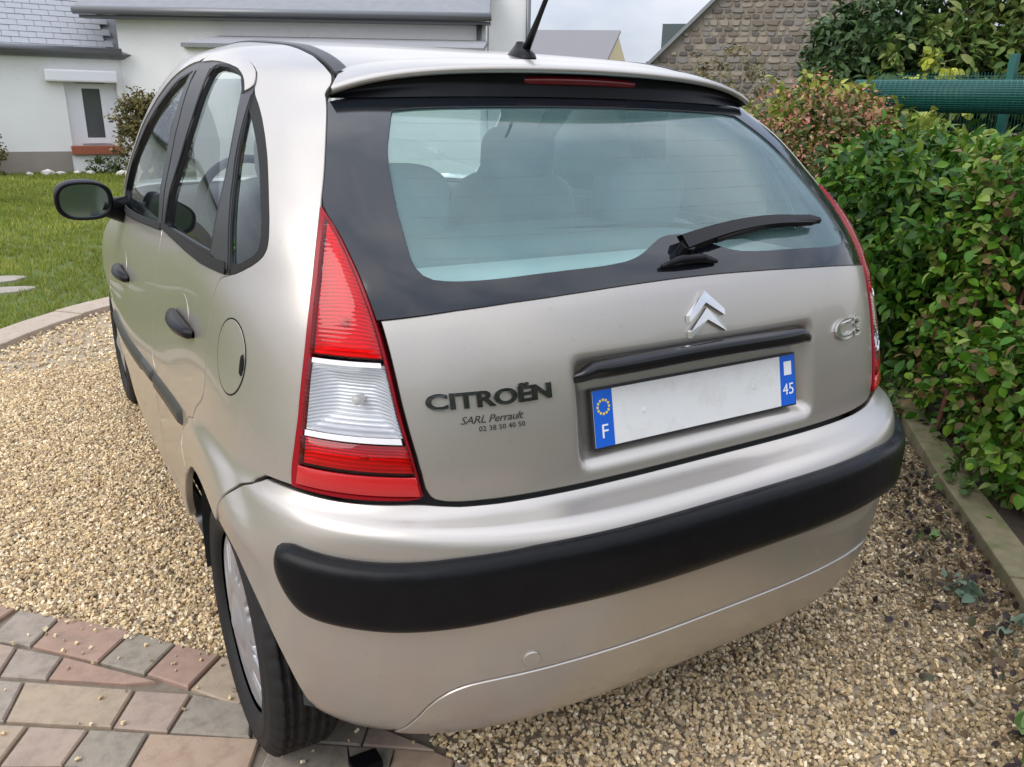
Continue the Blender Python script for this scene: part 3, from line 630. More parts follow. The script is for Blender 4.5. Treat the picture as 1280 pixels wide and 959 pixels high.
for right in (False, True):
    qp = rx(*LOUT, (.616,1.206), (.576,1.294), (.541,1.357), (.536,1.372))+rf((.515,.028),(.505,.06),(.502,.20),(.500,.45),(.50,.75),(.50,1.0),(.50,1.16),(.515,1.245))
    qp += sy((1.385,1.36),(1.53,1.26),(1.64,1.17),(1.745,1.08),(1.79,1.045),(1.50,1.035))+sy(*GUF[::-1])+sy(*GUT[::-1][1:])+sy(*QW)+sy(*RDE[1:])
    qp += sy(*arc(0, .292, .345, 84, 113, 6)[0:0])+sy((.20,.70),(.27,.645))+sy(*arc(0, .292, .345, 50, 113, 10))+sy((-.148,.648),(-.168,.675),(-.202,.706),(-.238,.737))
    qo = panel('quarter_panel', qp, PAINT, car, step=.014, gap=.0022, lip=.014, right=right, disp=arch_flare)
    # fuel flap
    if not right:
        ff = sy(*[(-.105+.061*math.cos(t), .913+.069*math.sin(t)) for t in np.linspace(0, 2*math.pi, 28, endpoint=False)])
        fo = panel('fuel_flap', ff, PAINT, car, step=.014, gap=.001, lip=.004, off=.0012)
        rim = sy(*[(-.105+.0635*math.cos(t), .913+.0715*math.sin(t)) for t in np.linspace(0, 2*math.pi, 28, endpoint=False)])
        panel('flap_gap', rim, BLACKP, fo, step=.014, gap=.0002, lip=.0002, off=.0007)
        panel('finger_notch', sy((-.158,.93),(-.150,.925),(-.150,.895),(-.158,.89),(-.166,.91)), BLACKP, fo, step=.01, gap=.0004, lip=.001, off=.0030)
    panel('quarter_window', sy(*QW, *QWI[:-1]), SIDEGLASS, car, step=.022, gap=.004, lip=.002, off=-.006, right=right)
    panel('window_seal', sy(*QW, *QWI[:-1]), RUBBER, qo, step=.02, gap=.0005, lip=.003, off=-.0015, right=right, holes=[sy((.125,1.340),(.075,1.315),(-.005,1.262),(-.065,1.203),(-.124,1.138),(-.134,1.108),(-.118,1.094),(-.080,1.076),(-.052,1.072),(-.030,1.105),(.05,1.24),(.095,1.315))])
    # rear door
    rdl = sy(*RDE, (.20,.70), (.27,.645))+sy(*arc(0, .292, .350, 50, 18, 6))+sy((.352,.385), *BSP[::-1][0:5], (.20,1.043))
    rd = panel('rear_door', rdl, PAINT, car, step=.016, gap=.0022, lip=.014, right=right, disp=arch_flare)
    rfr = sy((-.050,1.053), *QWI[:-1], (.159,1.376), *GUT[0:], *BSP[:4], (.20,1.046))
    rdf = panel('window_frame', rfr, GREYTRIM, rd, step=.02, gap=.0014, lip=.012, off=.001, right=right, holes=[sy(*RW)])
    panel('window_pane', sy(*RW), SIDEGLASS, rd, step=.024, gap=.0005, lip=.001, off=-.008, pad=.004, right=right)
    q_ = shrink(chaikin(to_q(sy(*RW)), 1), -.015); a_, z_ = to_s(q_); panel('window_seal', list(zip(a_, z_)), RUBBER, rd, step=.016, gap=.0006, lip=.004, off=.0028, right=right, smooth_it=0, holes=[sy(*RW)])
    panel('pillar_cover', sy((.645,1.424),(.612,1.30),(.587,1.16),(.573,1.070),(.553,1.070),(.545,1.098),(.530,1.158),(.480,1.295),(.478,1.395),(.49,1.424)), GREYTRIM, rd, step=.018, gap=.0008, lip=.003, off=.0036, right=right)
    panel('frame_cap', sy((.166,1.381),*GUT[0:-1],(.652,1.4645),(.648,1.443),(.499,1.441),(.305,1.422),(.232,1.402),(.200,1.385),(.180,1.371)), PAINT, rd, step=.014, gap=.0008, lip=.003, off=.0042, right=right)
    panel('pillar_cover', sy((-.044,1.058),(-.034,1.085),(.050,1.225),(.100,1.31),(.150,1.366),(.188,1.366),(.108,1.29),(.061,1.182),(.059,1.074)), GREYTRIM, rd, step=.018, gap=.0008, lip=.003, off=.0036, right=right)
    panel('belt_seal', sy((-.04,1.050),(.20,1.045),(.575,1.057),(.575,1.073),(.20,1.064),(-.03,1.072)), RUBBER, rd, step=.02, gap=.0005, lip=.004, off=.006, right=right)
    panel('rubbing_strip', sy((.262,.654),(.262,.696),(.30,.700),(.585,.697),(.588,.651),(.30,.648)), TAUPE, rd, step=.011, gap=.001, lip=.006, right=right, disp=lambda q, B: .010*np.sqrt(1-(1-np.clip(bdist(q, B)/.015, 0, 1))**2))
    # front door
    fdl = sy(*BSP[3:], (1.43,.385), (1.47,.60), (1.49,.85), (1.475,1.04), (1.1,1.025))
    fd = panel('front_door', fdl, PAINT, car, step=.022, gap=.0022, lip=.014, right=right)
    ffr = sy(*BSP[:4][::-1], (.66,1.4675), *GUF[1:], (1.1,1.028))
    panel('window_frame', ffr, GREYTRIM, fd, step=.02, gap=.0014, lip=.012, off=.001, right=right, holes=[sy(*FW)])
    panel('window_pane', sy(*FW), SIDEGLASS, fd, step=.024, gap=.0005, lip=.001, off=-.008, pad=.004, right=right)
    q_ = shrink(chaikin(to_q(sy(*FW)), 1), -.015); a_, z_ = to_s(q_); panel('window_seal', list(zip(a_, z_)), RUBBER, fd, step=.016, gap=.0006, lip=.004, off=.0028, right=right, smooth_it=0, holes=[sy(*FW)])
    panel('pillar_cover', sy((.660,1.424),(.625,1.30),(.600,1.16),(.585,1.064),(.628,1.064),(.652,1.147),(.687,1.288),(.708,1.412)), GREYTRIM, fd, step=.018, gap=.0008, lip=.003, off=.0036, right=right)
    panel('frame_cap', sy((.664,1.4645),*GUF[1:-1],(1.445,1.078),(1.345,1.172),(1.245,1.253),(1.105,1.345),(.99,1.400),(.89,1.429),(.78,1.445),(.668,1.446)), PAINT, fd, step=.014, gap=.0008, lip=.003, off=.0042, right=right)
    panel('belt_seal', sy((.585,1.052),(1.1,1.026),(1.40,1.028),(1.40,1.044),(1.1,1.043),(.585,1.068)), RUBBER, fd, step=.02, gap=.0005, lip=.004, off=.006, right=right)
    panel('rubbing_strip', sy((.600,.651),(.596,.697),(1.40,.688),(1.43,.644),(1.0,.644)), TAUPE, fd, step=.011, gap=.001, lip=.006, right=right, disp=lambda q, B: .010*np.sqrt(1-(1-np.clip(bdist(q, B)/.015, 0, 1))**2))
    sx = 1 if right else -1
    for dpar, y0, z0, L in ((rd, .235, .902, .20), (fd, 1.07, .868, .20)):
        # handle: a bar over a dished recess
        G = []
        for t in np.linspace(0, 1, 17):
            y = y0+L*(t-.5); p, n = skin(to_q([(a_y(y, z0), z0)])); p, n = p[0], n[0]; e = math.sin(math.pi*min(max(t, .0), 1))**.45; hw = .016*(.45+.55*e); dp = .006+.030*e; ring = []
            for k in range(10):
                a = 2*math.pi*k/10; ring.append((sx*-1*(p+n*(dp*.5+dp*.5*math.cos(a)))[0], y, z0+.008*(t-.5)+hw*math.sin(a)))
            G.append(ring+[ring[0]])
        ho = grid_obj('handle', [[(-x if not right else x, y, z) if False else (x, y, z) for x, y, z in r_] for r_ in G], BLACKP, dpar)
        if right:
            pass
        panel('handle_recess', sy(*[(y0+.02+.058*math.cos(t), z0+.008+.050*math.sin(t)) for t in np.linspace(0, 2*math.pi, 22, endpoint=False)]), PAINT, dpar, step=.012, gap=.0003, lip=.0006, off=.0006, right=right, disp=lambda q, B: .004*np.clip(1-bdist(q, B)/.018, 0, 1)**2*0)
    # sill and front wing
    panel('sill', sy((.352,.380), (.60,.380), (1.43,.380), (2.06,.40), (2.105,.30), (2.10,.255), (.40,.25), (.345,.262)), PAINT, car, step=.03, gap=.0016, lip=.03, right=right)
    wing = sy((1.435,.385), (1.475,.60), (1.495,.85), (1.48,1.035), (1.80,1.043), (2.02,.965), (2.30,.93))+sy((2.60,.86), (2.78,.79), (2.84,.74), (2.82,.62))+sy(*arc(2.46, .292, .318, 40, 172, 14))+sy((2.06,.385))
    panel('front_wing', wing, PAINT, car, step=.03, gap=.0016, lip=.02, right=right)
    # door mirror
    mx_, my_, mz_ = .905, 1.25, 1.063
    mir = MB(); mir.tube([(sx*.79, my_+.04, 1.025), (sx*.83, my_+.02, 1.035), (sx*.86, my_+.01, 1.05)], [.042, .034, .032], 12)
    mo = mir.build('door_mirror', BLACKP, car, smooth=True)
    grid_obj('mirror_housing', superell(sx*mx_, my_+.062, mz_, .079, .055, .058, .75, .8), BLACKP, mo)
    ring = [(sx*mx_+.068*np.sign(math.cos(t))*abs(math.cos(t))**.75, my_-.0105, mz_+.048*np.sign(math.sin(t))*abs(math.sin(t))**.75) for t in np.linspace(0, 2*math.pi, 32, endpoint=False)]
    gm = MB(); gm.prism(ring, (0, -.006, 0)); gm.build('mirror_glass', MIRROR, mo)
    rim = MB(); G = []
    for t in np.linspace(0, 2*math.pi, 33):
        cx, cz = .073*np.sign(math.cos(t))*abs(math.cos(t))**.75, .053*np.sign(math.sin(t))*abs(math.sin(t))**.75
        G.append([(sx*mx_+cx*(1+.10*math.cos(a)), my_+.0-.020+.02*math.sin(a)*.6, mz_+cz*(1+.10*math.cos(a))) for a in np.linspace(0, 2*math.pi, 9)])
    grid_obj('mirror_rim', G, BLACKP, mo)

# nose: bonnet, front bumper, windscreen (seen only from beside the car)
def fr(z): return math.pi-1e-4
wsh = sy((1.245,1.467) if False else (1.30,1.437), (1.40,1.36), (1.54,1.26), (1.65,1.17), (1.755,1.08), (1.80,1.045)); wsf = wsh+[(R(176), 1.04)]
def front_panel(name, left, m, off=0.0, step=.03):
    # a panel crossing the front centre line: built as a left and a right half that meet there
    for right in (False, True): panel(name, left, m, car, step=step, gap=.0008, lip=.01, off=off, right=right)
PI_ = R(179.4)
front_panel('windscreen', sy((1.33,1.425), (1.40,1.36), (1.54,1.26), (1.65,1.17), (1.755,1.08), (1.80,1.05))+[(PI_, 1.05), (PI_, 1.12), (PI_, 1.2), (PI_, 1.3), (PI_, 1.44)], SCREEN)
front_panel('bonnet', sy((1.82,1.046), (2.03,.968), (2.31,.933), (2.61,.863), (2.79,.793), (2.85,.742))+[(PI_, .742), (PI_, .80), (PI_, .87), (PI_, .95), (PI_, 1.046)], PAINT)
front_panel('front_bumper', sy((2.845,.738), (2.825,.62))+sy(*arc(2.46, .292, .318, 40, -6, 6))+sy((2.76,.25))+[(PI_, .25), (PI_, .4), (PI_, .6), (PI_, .738)], PAINT)

# roof, roof strips, spoiler
ys = np.concatenate([np.linspace(.03, .30, 16), np.linspace(.33, 1.30, 44)]); G = []
for y in ys:
    r_ = []
    for x in np.linspace(-.474, .474, 49):
        yy = y+(.055 if y < .04 else 0)*0; r_.append((x, yy, float(zroof(x, yy))))
    G.append(r_)
roof = grid_obj('roof', G, PAINT, car, flip=True)
for sx in (-1, 1):
    G = []
    for y in np.linspace(.052, 1.20, 50):
        r_ = []
        for k, dz in ((.4735, -.004), (.4745, .0022), (.480, .0030), (.495, .0030), (.5005, .0022), (.5015, -.004)):
            r_.append((sx*k, y, float(zroof(k, y))+dz))
        G.append(r_)
    so_ = grid_obj('roof_strip', G, GREYTRIM, roof, flip=sx > 0, smooth=False)
    mb = MB(); z = float(zroof(.487, .045)); mb.box((sx*.487-.016, .026, z-.010), (sx*.487+.016, .056, z+.005)); mb.build('strip_end_cap', BLACKP, roof, bevel=.004)
S = np.linspace(-1, 1, 65); top = []; und = []
for s in S:
    x = .537*s; e = abs(s)
    lip = np.array([x, -.088+.062*e**2.6, 1.4335-.026*e**2-.026*e**6])
    jy = .085-.02*e**4; jx = x*(.885+.0*e); join = np.array([jx, jy, float(zroof(jx, jy))+.0008])
    gy = np.array([x*.985, 0, 0]); zt = 1.372-.012*e**2; pz, _ = on_rear(float(np.clip(x*.985, -.53, .53)), zt, .0025); gl_ = np.array(pz)
    row = []
    for t in np.linspace(0, 1, 9):
        p = join*(1-t)+lip*t; p = p+np.array([0, 0, .010*math.sin(math.pi*t)*(1-.5*e**4)]); row.append(p)
    row += [lip+np.array([0, -.003, -.003]), lip+np.array([0, -.0025, -.010]), lip+np.array([0, .003, -.0135])]
    top.append(row); l2 = lip+np.array([0, .003, -.0135])
    und.append([l2, l2+np.array([0, .018, -.002]), l2*.45+gl_*.55+np.array([0, .010, 0]), gl_])
sp_ = grid_obj('spoiler', top, PAINT, car)
grid_obj('spoiler_underside', und, BLACKP, sp_)
bl = []
for s in np.linspace(-1, 1, 21):
    x = .145*s; r_ = []
    for k in range(9):
        a = 2*math.pi*k/8; r_.append((x*(1 if abs(s) < 1 else .985), -.062+.006*s*s+.012*math.cos(a), 1.407-.003*s*s+.0105*math.sin(a)))
    bl.append(r_)
grid_obj('brake_lamp', bl, mat('unlit_brake_lens', (.13, .004, .006), rough=.2, coat=.3), sp_)
# aerial
az = float(zroof(0, .18)); G = []
for t, w, l in ((-.004, .026, .062), (.006, .024, .058), (.016, .017, .042), (.026, .011, .022), (.034, .008, .012)):
    G.append([(w*math.cos(a), .18+.012*t/.034+l*math.sin(a)*(1 if math.sin(a) > 0 else .75), az+t) for a in np.linspace(0, 2*math.pi, 19)])
ao = grid_obj('aerial', G, BLACKP, car)
mb = MB(); mb.tube([(0, .165, az+.015), (.004, .115, az+.085), (.012, .03, az+.21), (.018, -.03, az+.30)], [.010, .006, .0042, .0036], 10); mb.build('aerial_mast', BLACKP, ao, smooth=True)

# wheels
def lathe(profile, seg, c, sx):
    G = []
    for k in range(seg+1):
        a = 2*math.pi*k/seg; G.append([(c[0]+sx*x, c[1]+r_*math.cos(a), c[2]+r_*math.sin(a)) for x, r_ in profile])
    return G
def wheel(c, sx):
    """c: wheel centre; sx: -1 left, +1 right. x grows outwards"""
    W = empty('wheel', c); W.parent = car
    prof = [(-.125, .196), (-.127, .215), (-.122, .250), (-.108, .275), (-.094, .286)]
    for k, x in enumerate((-.080, -.060, -.038, -.015, .002)):
        prof += [(x-.005, .2895), (x-.003, .283), (x+.003, .283), (x+.005, .2895)]
    prof += [(.012, .287), (.022, .277), (.029, .262), (.0315, .256), (.030, .252), (.034, .240), (.0355, .236), (.0335, .232), (.0335, .214), (.026, .200), (.018, .196)]
    TG = lathe(prof, 220, c, sx)
    for k in range(221):
        if k % 5 == 0:
            for j, (x_, r_) in enumerate(prof):
                if r_ > .272 and (x_ < -.075 or x_ > -.005 or k % 10 == 0): f_ = (r_-.0045)/r_; p = TG[k][j]; TG[k][j] = (p[0], c[1]+(p[1]-c[1])*f_, c[2]+(p[2]-c[2])*f_)
    t = grid_obj('tyre', TG, RUBBER, W, flip=sx < 0)
    # hubcap with nine pairs of radial slots
    nr, na = 40, 288; rr = np.linspace(.0, .197, nr); G = np.zeros((na+1, nr, 3))
    for i in range(na+1):
        a = 2*math.pi*i/na; ph = (a/(2*math.pi)*9) % 1.0
        for j, r_ in enumerate(rr):
            x = .030-.016*(r_/.19)**2+.010*math.exp(-(r_/.035)**2)-.004*math.exp(-((r_-.062)/.010)**2)
            sl = max(0, 1-abs(ph-.36)/.11)+max(0, 1-abs(ph-.64)/.11); sl = min(1, sl*1.8); x -= .013*sl*float(sst(r_, .104, .116))*float(sst(r_, .181, .172))
            if r_ > .187: x -= .03*(r_-.187)*8
            G[i, j] = (c[0]+sx*x, c[1]+r_*math.cos(a), c[2]+r_*math.sin(a))
    grid_obj('hubcap', G, SILVER, W, flip=sx < 0)
    for i in range(9):
        for ph in (.36, .64):
            mb = MB()
            a = 2*math.pi*(i+ph)/9; ra, rb = .120, .168; wd = .0052
            P = [(c[0]+sx*.0165-sx*.006*(r_-.12)/.05, c[1]+r_*math.cos(a)-s*wd*math.sin(a), c[2]+r_*math.sin(a)+s*wd*math.cos(a)) for r_, s in ((ra, -.7), (rb, -1), (rb, 1), (ra, .7))]
            mb.add(P, [(0, 1, 2, 3)]); mb.build('hubcap_slot', SLOT, W)
    mb = MB(); mb.tube([(c[0]-sx*.12, c[1], c[2]), (c[0]-sx*.02, c[1], c[2])], .19, 32); mb.build('rim', DARKIN, W)
    return W
for cy in (0.0, 2.46):
    for sx in (-1, 1): wheel((sx*(.768 if cy < 1 else .752), cy, .2895), sx)
# wheel wells, floor, exhaust
for cy in (0.0, 2.46):
    for sx in (-1, 1):
        G = []
        for t in np.linspace(-8, 178, 44):
            c_, s_ = math.cos(R(t)), math.sin(R(t)); G.append([(sx*x, cy+rr_*c_, .292+rr_*s_) for x, rr_ in ((.80 if t < 95 else .752, .3385) if cy < 1 else (.715, .316), (.74 if cy < 1 else .70, .352 if cy < 1 else .330), (.56, .352 if cy < 1 else .330), (.55, .30), (.55, .05))])
        grid_obj('wheel_well', G, DARKIN, car)
mb = MB(); pts = [tuple(surf(R(a), .30)*np.array([.93, .97, 1])) for a in np.linspace(-179, 179, 90)]
def floor_poly(): return [(p[0]*(.66 if (abs(p[1]) < .42 or abs(p[1]-2.46) < .42) and abs(p[0]) > .5 else 1), p[1], .275) for p in pts]
mb.prism(floor_poly(), (0, 0, .02)); mb.build('underbody', DARKIN, car)
mb = MB(); mb.tube([(.42, -.10, .235), (.43, -.30, .235), (.44, -.43, .232)], [.024, .024, .024], 14, cap=False); mb.build('exhaust_pipe', mat('rusty_steel', (.10, .07, .05), rough=.7, metal=.6, var=(30, 1, (.2, .12, .07))), car, smooth=True)

# interior
def trim_shell(name, z0, z1, a0, a1, sxm, dy, m):
    G = []
    for a in np.linspace(a0, a1, 100):
        P = surf(np.full(10, R(a)), np.linspace(z0, z1, 10)); P = P*np.array([sxm, 1, 1]); P[:, 1] = 1.1+(P[:, 1]-1.1)*dy; G.append(P)
    return grid_obj(name, G, m, car)
trim_shell('interior_trim', .32, 1.035, -160, 160, .93, .95, mat('trim_grey', (.10, .105, .105), rough=.85))
ysr = np.linspace(.06, 1.28, 24); grid_obj('headliner', [[(x, y, float(zroof(x, y))-.028) for x in np.linspace(-.46, .46, 21)] for y in ysr], LINER, car)
mb = MB(); mb.prism([(-.66, .06, 1.0), (-.62, -.32, 1.005), (-.40, -.385, 1.01), (0, -.40, 1.01), (.40, -.385, 1.01), (.62, -.32, 1.005), (.66, .06, 1.0)], (0, 0, .018)); shf = mb.build('parcel_shelf', SHELF, car, bevel=.004)
def seat_piece(name, m, par, *a, **k): return grid_obj(name, superell(*a, **k), m, par)
rb = seat_piece('rear_backrest', CLOTH, car, 0, .16, .84, .62, .10, .24, .35, .25, tilt=-.22)
for x in (-.35, .35):
    h = seat_piece('headrest', CLOTH, rb, x, .155, 1.135, .135, .055, .095, .6, .6, tilt=-.15)
seat_piece('rear_cushion', CLOTH, car, 0, .48, .56, .62, .28, .10, .35, .3)
for x in (-.36, .36):
    fs = empty('front_seat', (x, .95, .3)); fs.parent = car
    seat_piece('backrest', CLOTH, fs, x, .86, .84, .235, .085, .32, .45, .5, tilt=-.2)
    seat_piece('cushion', CLOTH, fs, x, 1.15, .55, .24, .28, .10, .4, .4)
    seat_piece('headrest', CLOTH, fs, x, .795, 1.205, .130, .055, .095, .6, .6, tilt=-.12)
    mb = MB()
    for d in (-.06, .06): mb.tube([(x+d, .80, 1.06), (x+d, .795, 1.16)], .007, 8)
    mb.build('headrest_post', CHROME, fs)
seat_piece('dashboard', DARKIN, car, 0, 1.70, .90, .68, .22, .16, .4, .4)
G = []
for t in np.linspace(0, 2*math.pi, 33):
    G.append([(-.36+(.18+.016*math.cos(a))*math.cos(t), 1.42+.3*.18*math.sin(t)+.016*math.sin(a), 1.0+(.18+.016*math.cos(a))*math.sin(t)*.92) for a in np.linspace(0, 2*math.pi, 9)])
grid_obj('steering_wheel', G, DARKIN, car)
mb = MB(); mb.box((-.12, 1.33, 1.375), (.12, 1.345, 1.43)); mb.build('inside_mirror', DARKIN, car, bevel=.01)
for sx in (-1, 1):            # lining behind the painted pillars
    G = []
    for y in np.linspace(.05, 1.30, 30): G.append([(sx*.46, y, float(zroof(.46, y))-.028), (sx*.55, y, float(zroof(.55, y))-.03 if zroof(.55, y) > 1.2 else 1.2), (sx*.585, y, max(1.30, float(zroof(.585, y))-.035))])
    grid_obj('cant_rail_lining', G, LINER, car)

# ------------------------------------------------------------------ ground
SOIL = mat('dark_soil', (.045, .032, .022), rough=.95, var=(9, 1, (.075, .055, .036)), bump=(60, .6, .02))
GRAVELB = mat('gravel_bed', (.30, .24, .16), rough=.95, var=(60, 1, (.46, .38, .27)), bump=(120, .8, .01))
LAWNB = mat('lawn_earth', (.09, .12, .022), rough=.95, var=(3.0, 1, (.085, .115, .025)), bump=(40, .5, .02))
def sheet(name, poly, z, m): return tag(obj(name, [(x, y, z) for x, y in poly], [tuple(range(len(poly)))], m), kind='structure')
sheet('ground', [(-150, -150), (150, -150), (150, 150), (-150, 150)], -.035, mat('field_ground', (.10, .12, .045), rough=.95, var=(.4, 1, (.17, .14, .08))))
KL = [(-6.0, 1.6), (-4.2, 2.05), (-2.6, 2.7), (-1.75, 3.30), (-1.311, 3.70), (-1.148, 3.96), (-.942, 4.222), (-.703, 4.445), (-.35, 4.70), (.3, 5.05), (1.2, 5.35), (2.6, 5.6), (4.4, 5.7)]   # gravel edge along the lawn
KR = [(.30, -1.62), (.75, -1.12), (1.214, -.63), (1.41, -.424), (1.629, -.182), (1.849, .07), (2.167, .413), (2.434, .651), (3.0, 1.2), (3.8, 2.2), (4.3, 3.6), (4.4, 5.7)]                      # gravel edge along the hedge
drive = [(-6, -7), (-2.2, -7), (.30, -7)]+KR+KL[::-1][1:]
bk_x = np.linspace(-40, 40, 60); added_bank = []  # unseen dark mound added behind the camera to darken the car's reflections
for yy, hh in ((-7.5, -.04), (-8.6, .9), (-9.6, 2.0), (-11, 2.9), (-14, 3.4), (-30, 3.6)):
    added_bank.append([(x_, yy+.6*math.sin(x_*.7+yy), hh*(1+.16*math.sin(x_*1.3+yy)+.10*math.sin(x_*3.1+2*yy)) if hh > 0 else hh) for x_ in bk_x])
tag(grid_obj('added_bank', added_bank, mat('added_bank_green', (.035, .055, .016), rough=.9, var=(2.5, 1, (.07, .085, .03)), bump=(6, .8, .1)), smooth=True), kind='structure')
sheet('driveway', [(-6, -7), (.30, -7)]+KR+KL[::-1][1:], -.012, GRAVELB)
sheet('lawn', KL+[(6.5, 5.9), (7.5, 17.5), (-9, 17.5), (-9, 1.2)], -.006, LAWNB)
sheet('hedge_bed', [(.30, -7)]+KR+[(6.5, 5.9), (12, 5.9), (12, -7)], -.009, SOIL)

def inpoly(x, y, poly):
    return inside(np.stack([x, y], 1), np.array(poly))
# gravel stones: real chips, each with its own colour
CV = np.array([(x, y, z) for x in (-1, 1) for y in (-1, 1) for z in (-1, 1)], float)*.72; CF = np.array([(0,1,3),(0,3,2),(4,6,7),(4,7,5),(0,4,5),(0,5,1),(2,3,7),(2,7,6),(0,2,6),(0,6,4),(1,5,7),(1,7,3)])
ICO = bmesh.new(); bmesh.ops.create_icosphere(ICO, subdivisions=1, radius=1.0); IV = np.array([v.co[:] for v in ICO.verts]); IF = np.array([[v.index for v in f.verts] for f in ICO.faces]); ICO.free()
def rot_mats(n, g=RNG):
    q = g.normal(size=(n, 4)); q /= np.linalg.norm(q, axis=1)[:, None]; w, x, y, z = q.T
    return np.stack([np.stack([1-2*(y*y+z*z), 2*(x*y-z*w), 2*(x*z+y*w)], 1), np.stack([2*(x*y+z*w), 1-2*(x*x+z*z), 2*(y*z-x*w)], 1), np.stack([2*(x*z-y*w), 2*(y*z+x*w), 1-2*(x*x+y*y)], 1)], 1)
def stones(name, P, size, palette, m, jit=.34):
    n = len(P); M3 = rot_mats(n); sc = size[:, None]*np.stack([RNG.uniform(.75, 1.25, n), RNG.uniform(.6, 1.0, n), RNG.uniform(.45, .75, n)], 1)
    base = CV[None]*(1+RNG.uniform(-jit, jit, (n, len(CV), 3))); X = np.einsum('nij,nkj->nki', M3, base*sc[:, None, :])+P[:, None, :]
    Fc = (CF[None]+(np.arange(n)*len(CV))[:, None, None]).reshape(-1, 3)
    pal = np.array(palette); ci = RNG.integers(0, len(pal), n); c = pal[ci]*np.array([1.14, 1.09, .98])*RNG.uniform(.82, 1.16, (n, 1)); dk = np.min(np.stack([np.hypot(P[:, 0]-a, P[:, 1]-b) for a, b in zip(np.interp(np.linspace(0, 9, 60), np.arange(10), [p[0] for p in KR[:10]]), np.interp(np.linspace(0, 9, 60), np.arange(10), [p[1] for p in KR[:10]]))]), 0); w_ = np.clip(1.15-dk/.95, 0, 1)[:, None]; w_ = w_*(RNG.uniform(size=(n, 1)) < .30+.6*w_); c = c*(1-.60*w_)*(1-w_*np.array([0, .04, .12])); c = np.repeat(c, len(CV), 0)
    return tag(tri_obj(name, X.reshape(-1, 3), Fc, m, tint=c), kind='stuff')
PAVE_EDGE = [(-6, 5.0), (-1.30, .835), (-.796, .304), (-.62, .06), (-.453, -.198), (-.428, -.33), (-.15, -.80), (.2, -1.3), (.2, -7), (-6, -7)]
def gravel_pts(n, x0, x1, y0, y1):
    x = RNG.uniform(x0, x1, n); y = RNG.uniform(y0, y1, n); k = inpoly(x, y, drive) & ~inpoly(x, y, PAVE_EDGE); return x[k], y[k]
xs1, ys1 = gravel_pts(62000, -1.75, -.60, .25, 3.2); xs2, ys2 = gravel_pts(13000, -2.4, .8, 3.0, 5.4); xs3, ys3 = gravel_pts(86000, -.55, 2.3, -1.5, .85); xs4, ys4 = gravel_pts(13000, .6, 4.0, .6, 5.4); xs5, ys5 = gravel_pts(12000, -3.2, -1.7, .8, 4)
gx = np.concatenate([xs1, xs2, xs3, xs4, xs5]); gy = np.concatenate([ys1, ys2, ys3, ys4, ys5]); far = np.concatenate([np.zeros(len(xs1)), np.ones(len(xs2))*.7, np.zeros(len(xs3)), np.ones(len(xs4))*.6, np.ones(len(xs5))*.6])
gs = RNG.uniform(.0036, .0086, len(gx))*(1+far*.5); gz = -.008+RNG.uniform(0, .012, len(gx))
GPAL = [(.60, .49, .33), (.52, .41, .26), (.68, .59, .44), (.46, .35, .22), (.74, .66, .52), (.56, .46, .31), (.42, .33, .23), (.64, .51, .32), (.36, .30, .23)]
STONE = attr_mat('gravel_chip', rough=.82, var=(90, .18), bump=(500, .3, .002))
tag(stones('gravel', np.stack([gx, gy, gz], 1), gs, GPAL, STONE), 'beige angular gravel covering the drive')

# ------------------------------------------------------------------ paving: every block its own piece
def _soft(c, k=.40, t=(.325, .250, .180)): return tuple(a*(1-k)+b*k for a, b in zip(c, t))
PAVM = [mat('paver_'+n, _soft(c), rough=.88, var=(16, .75, _soft(c2)), bump=(240, .3, .003), grime=(24, .46, .68, _soft(g_, .1))) for n, c, c2, g_ in (
    ('grey', (.27, .235, .20), (.34, .30, .26), (.20, .17, .14)), ('red', (.31, .17, .13), (.38, .235, .18), (.25, .17, .13)), ('green_grey', (.215, .205, .17), (.29, .265, .22), (.16, .145, .115)),
    ('buff', (.36, .28, .19), (.43, .34, .24), (.28, .22, .16)), ('pink', (.34, .25, .205), (.40, .30, .245), (.26, .20, .16)), ('orange', (.36, .235, .16), (.42, .31, .215), (.28, .18, .13)))]
paving = sheet('paving', [(-6, 5.02), (-1.30, .85), (-.79, .318), (-.60, .06), (-.44, -.20), (-.42, -.33), (-.14, -.80), (.21, -1.3), (.21, -6.9), (-6, -6.9)], -.0065, mat('joint_sand', (.15, .12, .09), rough=.95, var=(50, 1, (.24, .20, .15))))
def paver(poly, mi, top=None):
    P = np.array(poly, float); ar = sum(P[i-1][0]*P[i][1]-P[i][0]*P[i-1][1] for i in range(len(P)))
    if ar < 0: P = P[::-1]
    if len(P) < 3 or abs(ar) < .003: return
    P = shrink(P, .0020); Q = shrink(P, .0040); h = (top if top is not None else .006+random.uniform(-.0015, .0015)); n = len(P)
    if sum(Q[i-1][0]*Q[i][1]-Q[i][0]*Q[i-1][1] for i in range(n)) < .0004: return
    V_ = [(x, y, -.02) for x, y in P]+[(x, y, h-.0038) for x, y in P]+[(x, y, h+random.uniform(-.0006, .0006)) for x, y in Q]
    F_ = [(i, (i+1) % n, n+(i+1) % n, n+i) for i in range(n)]+[(n+i, n+(i+1) % n, 2*n+(i+1) % n, 2*n+i) for i in range(n)]+[tuple(range(2*n, 3*n))]
    obj('paver', V_, F_, PAVM[mi], paving)
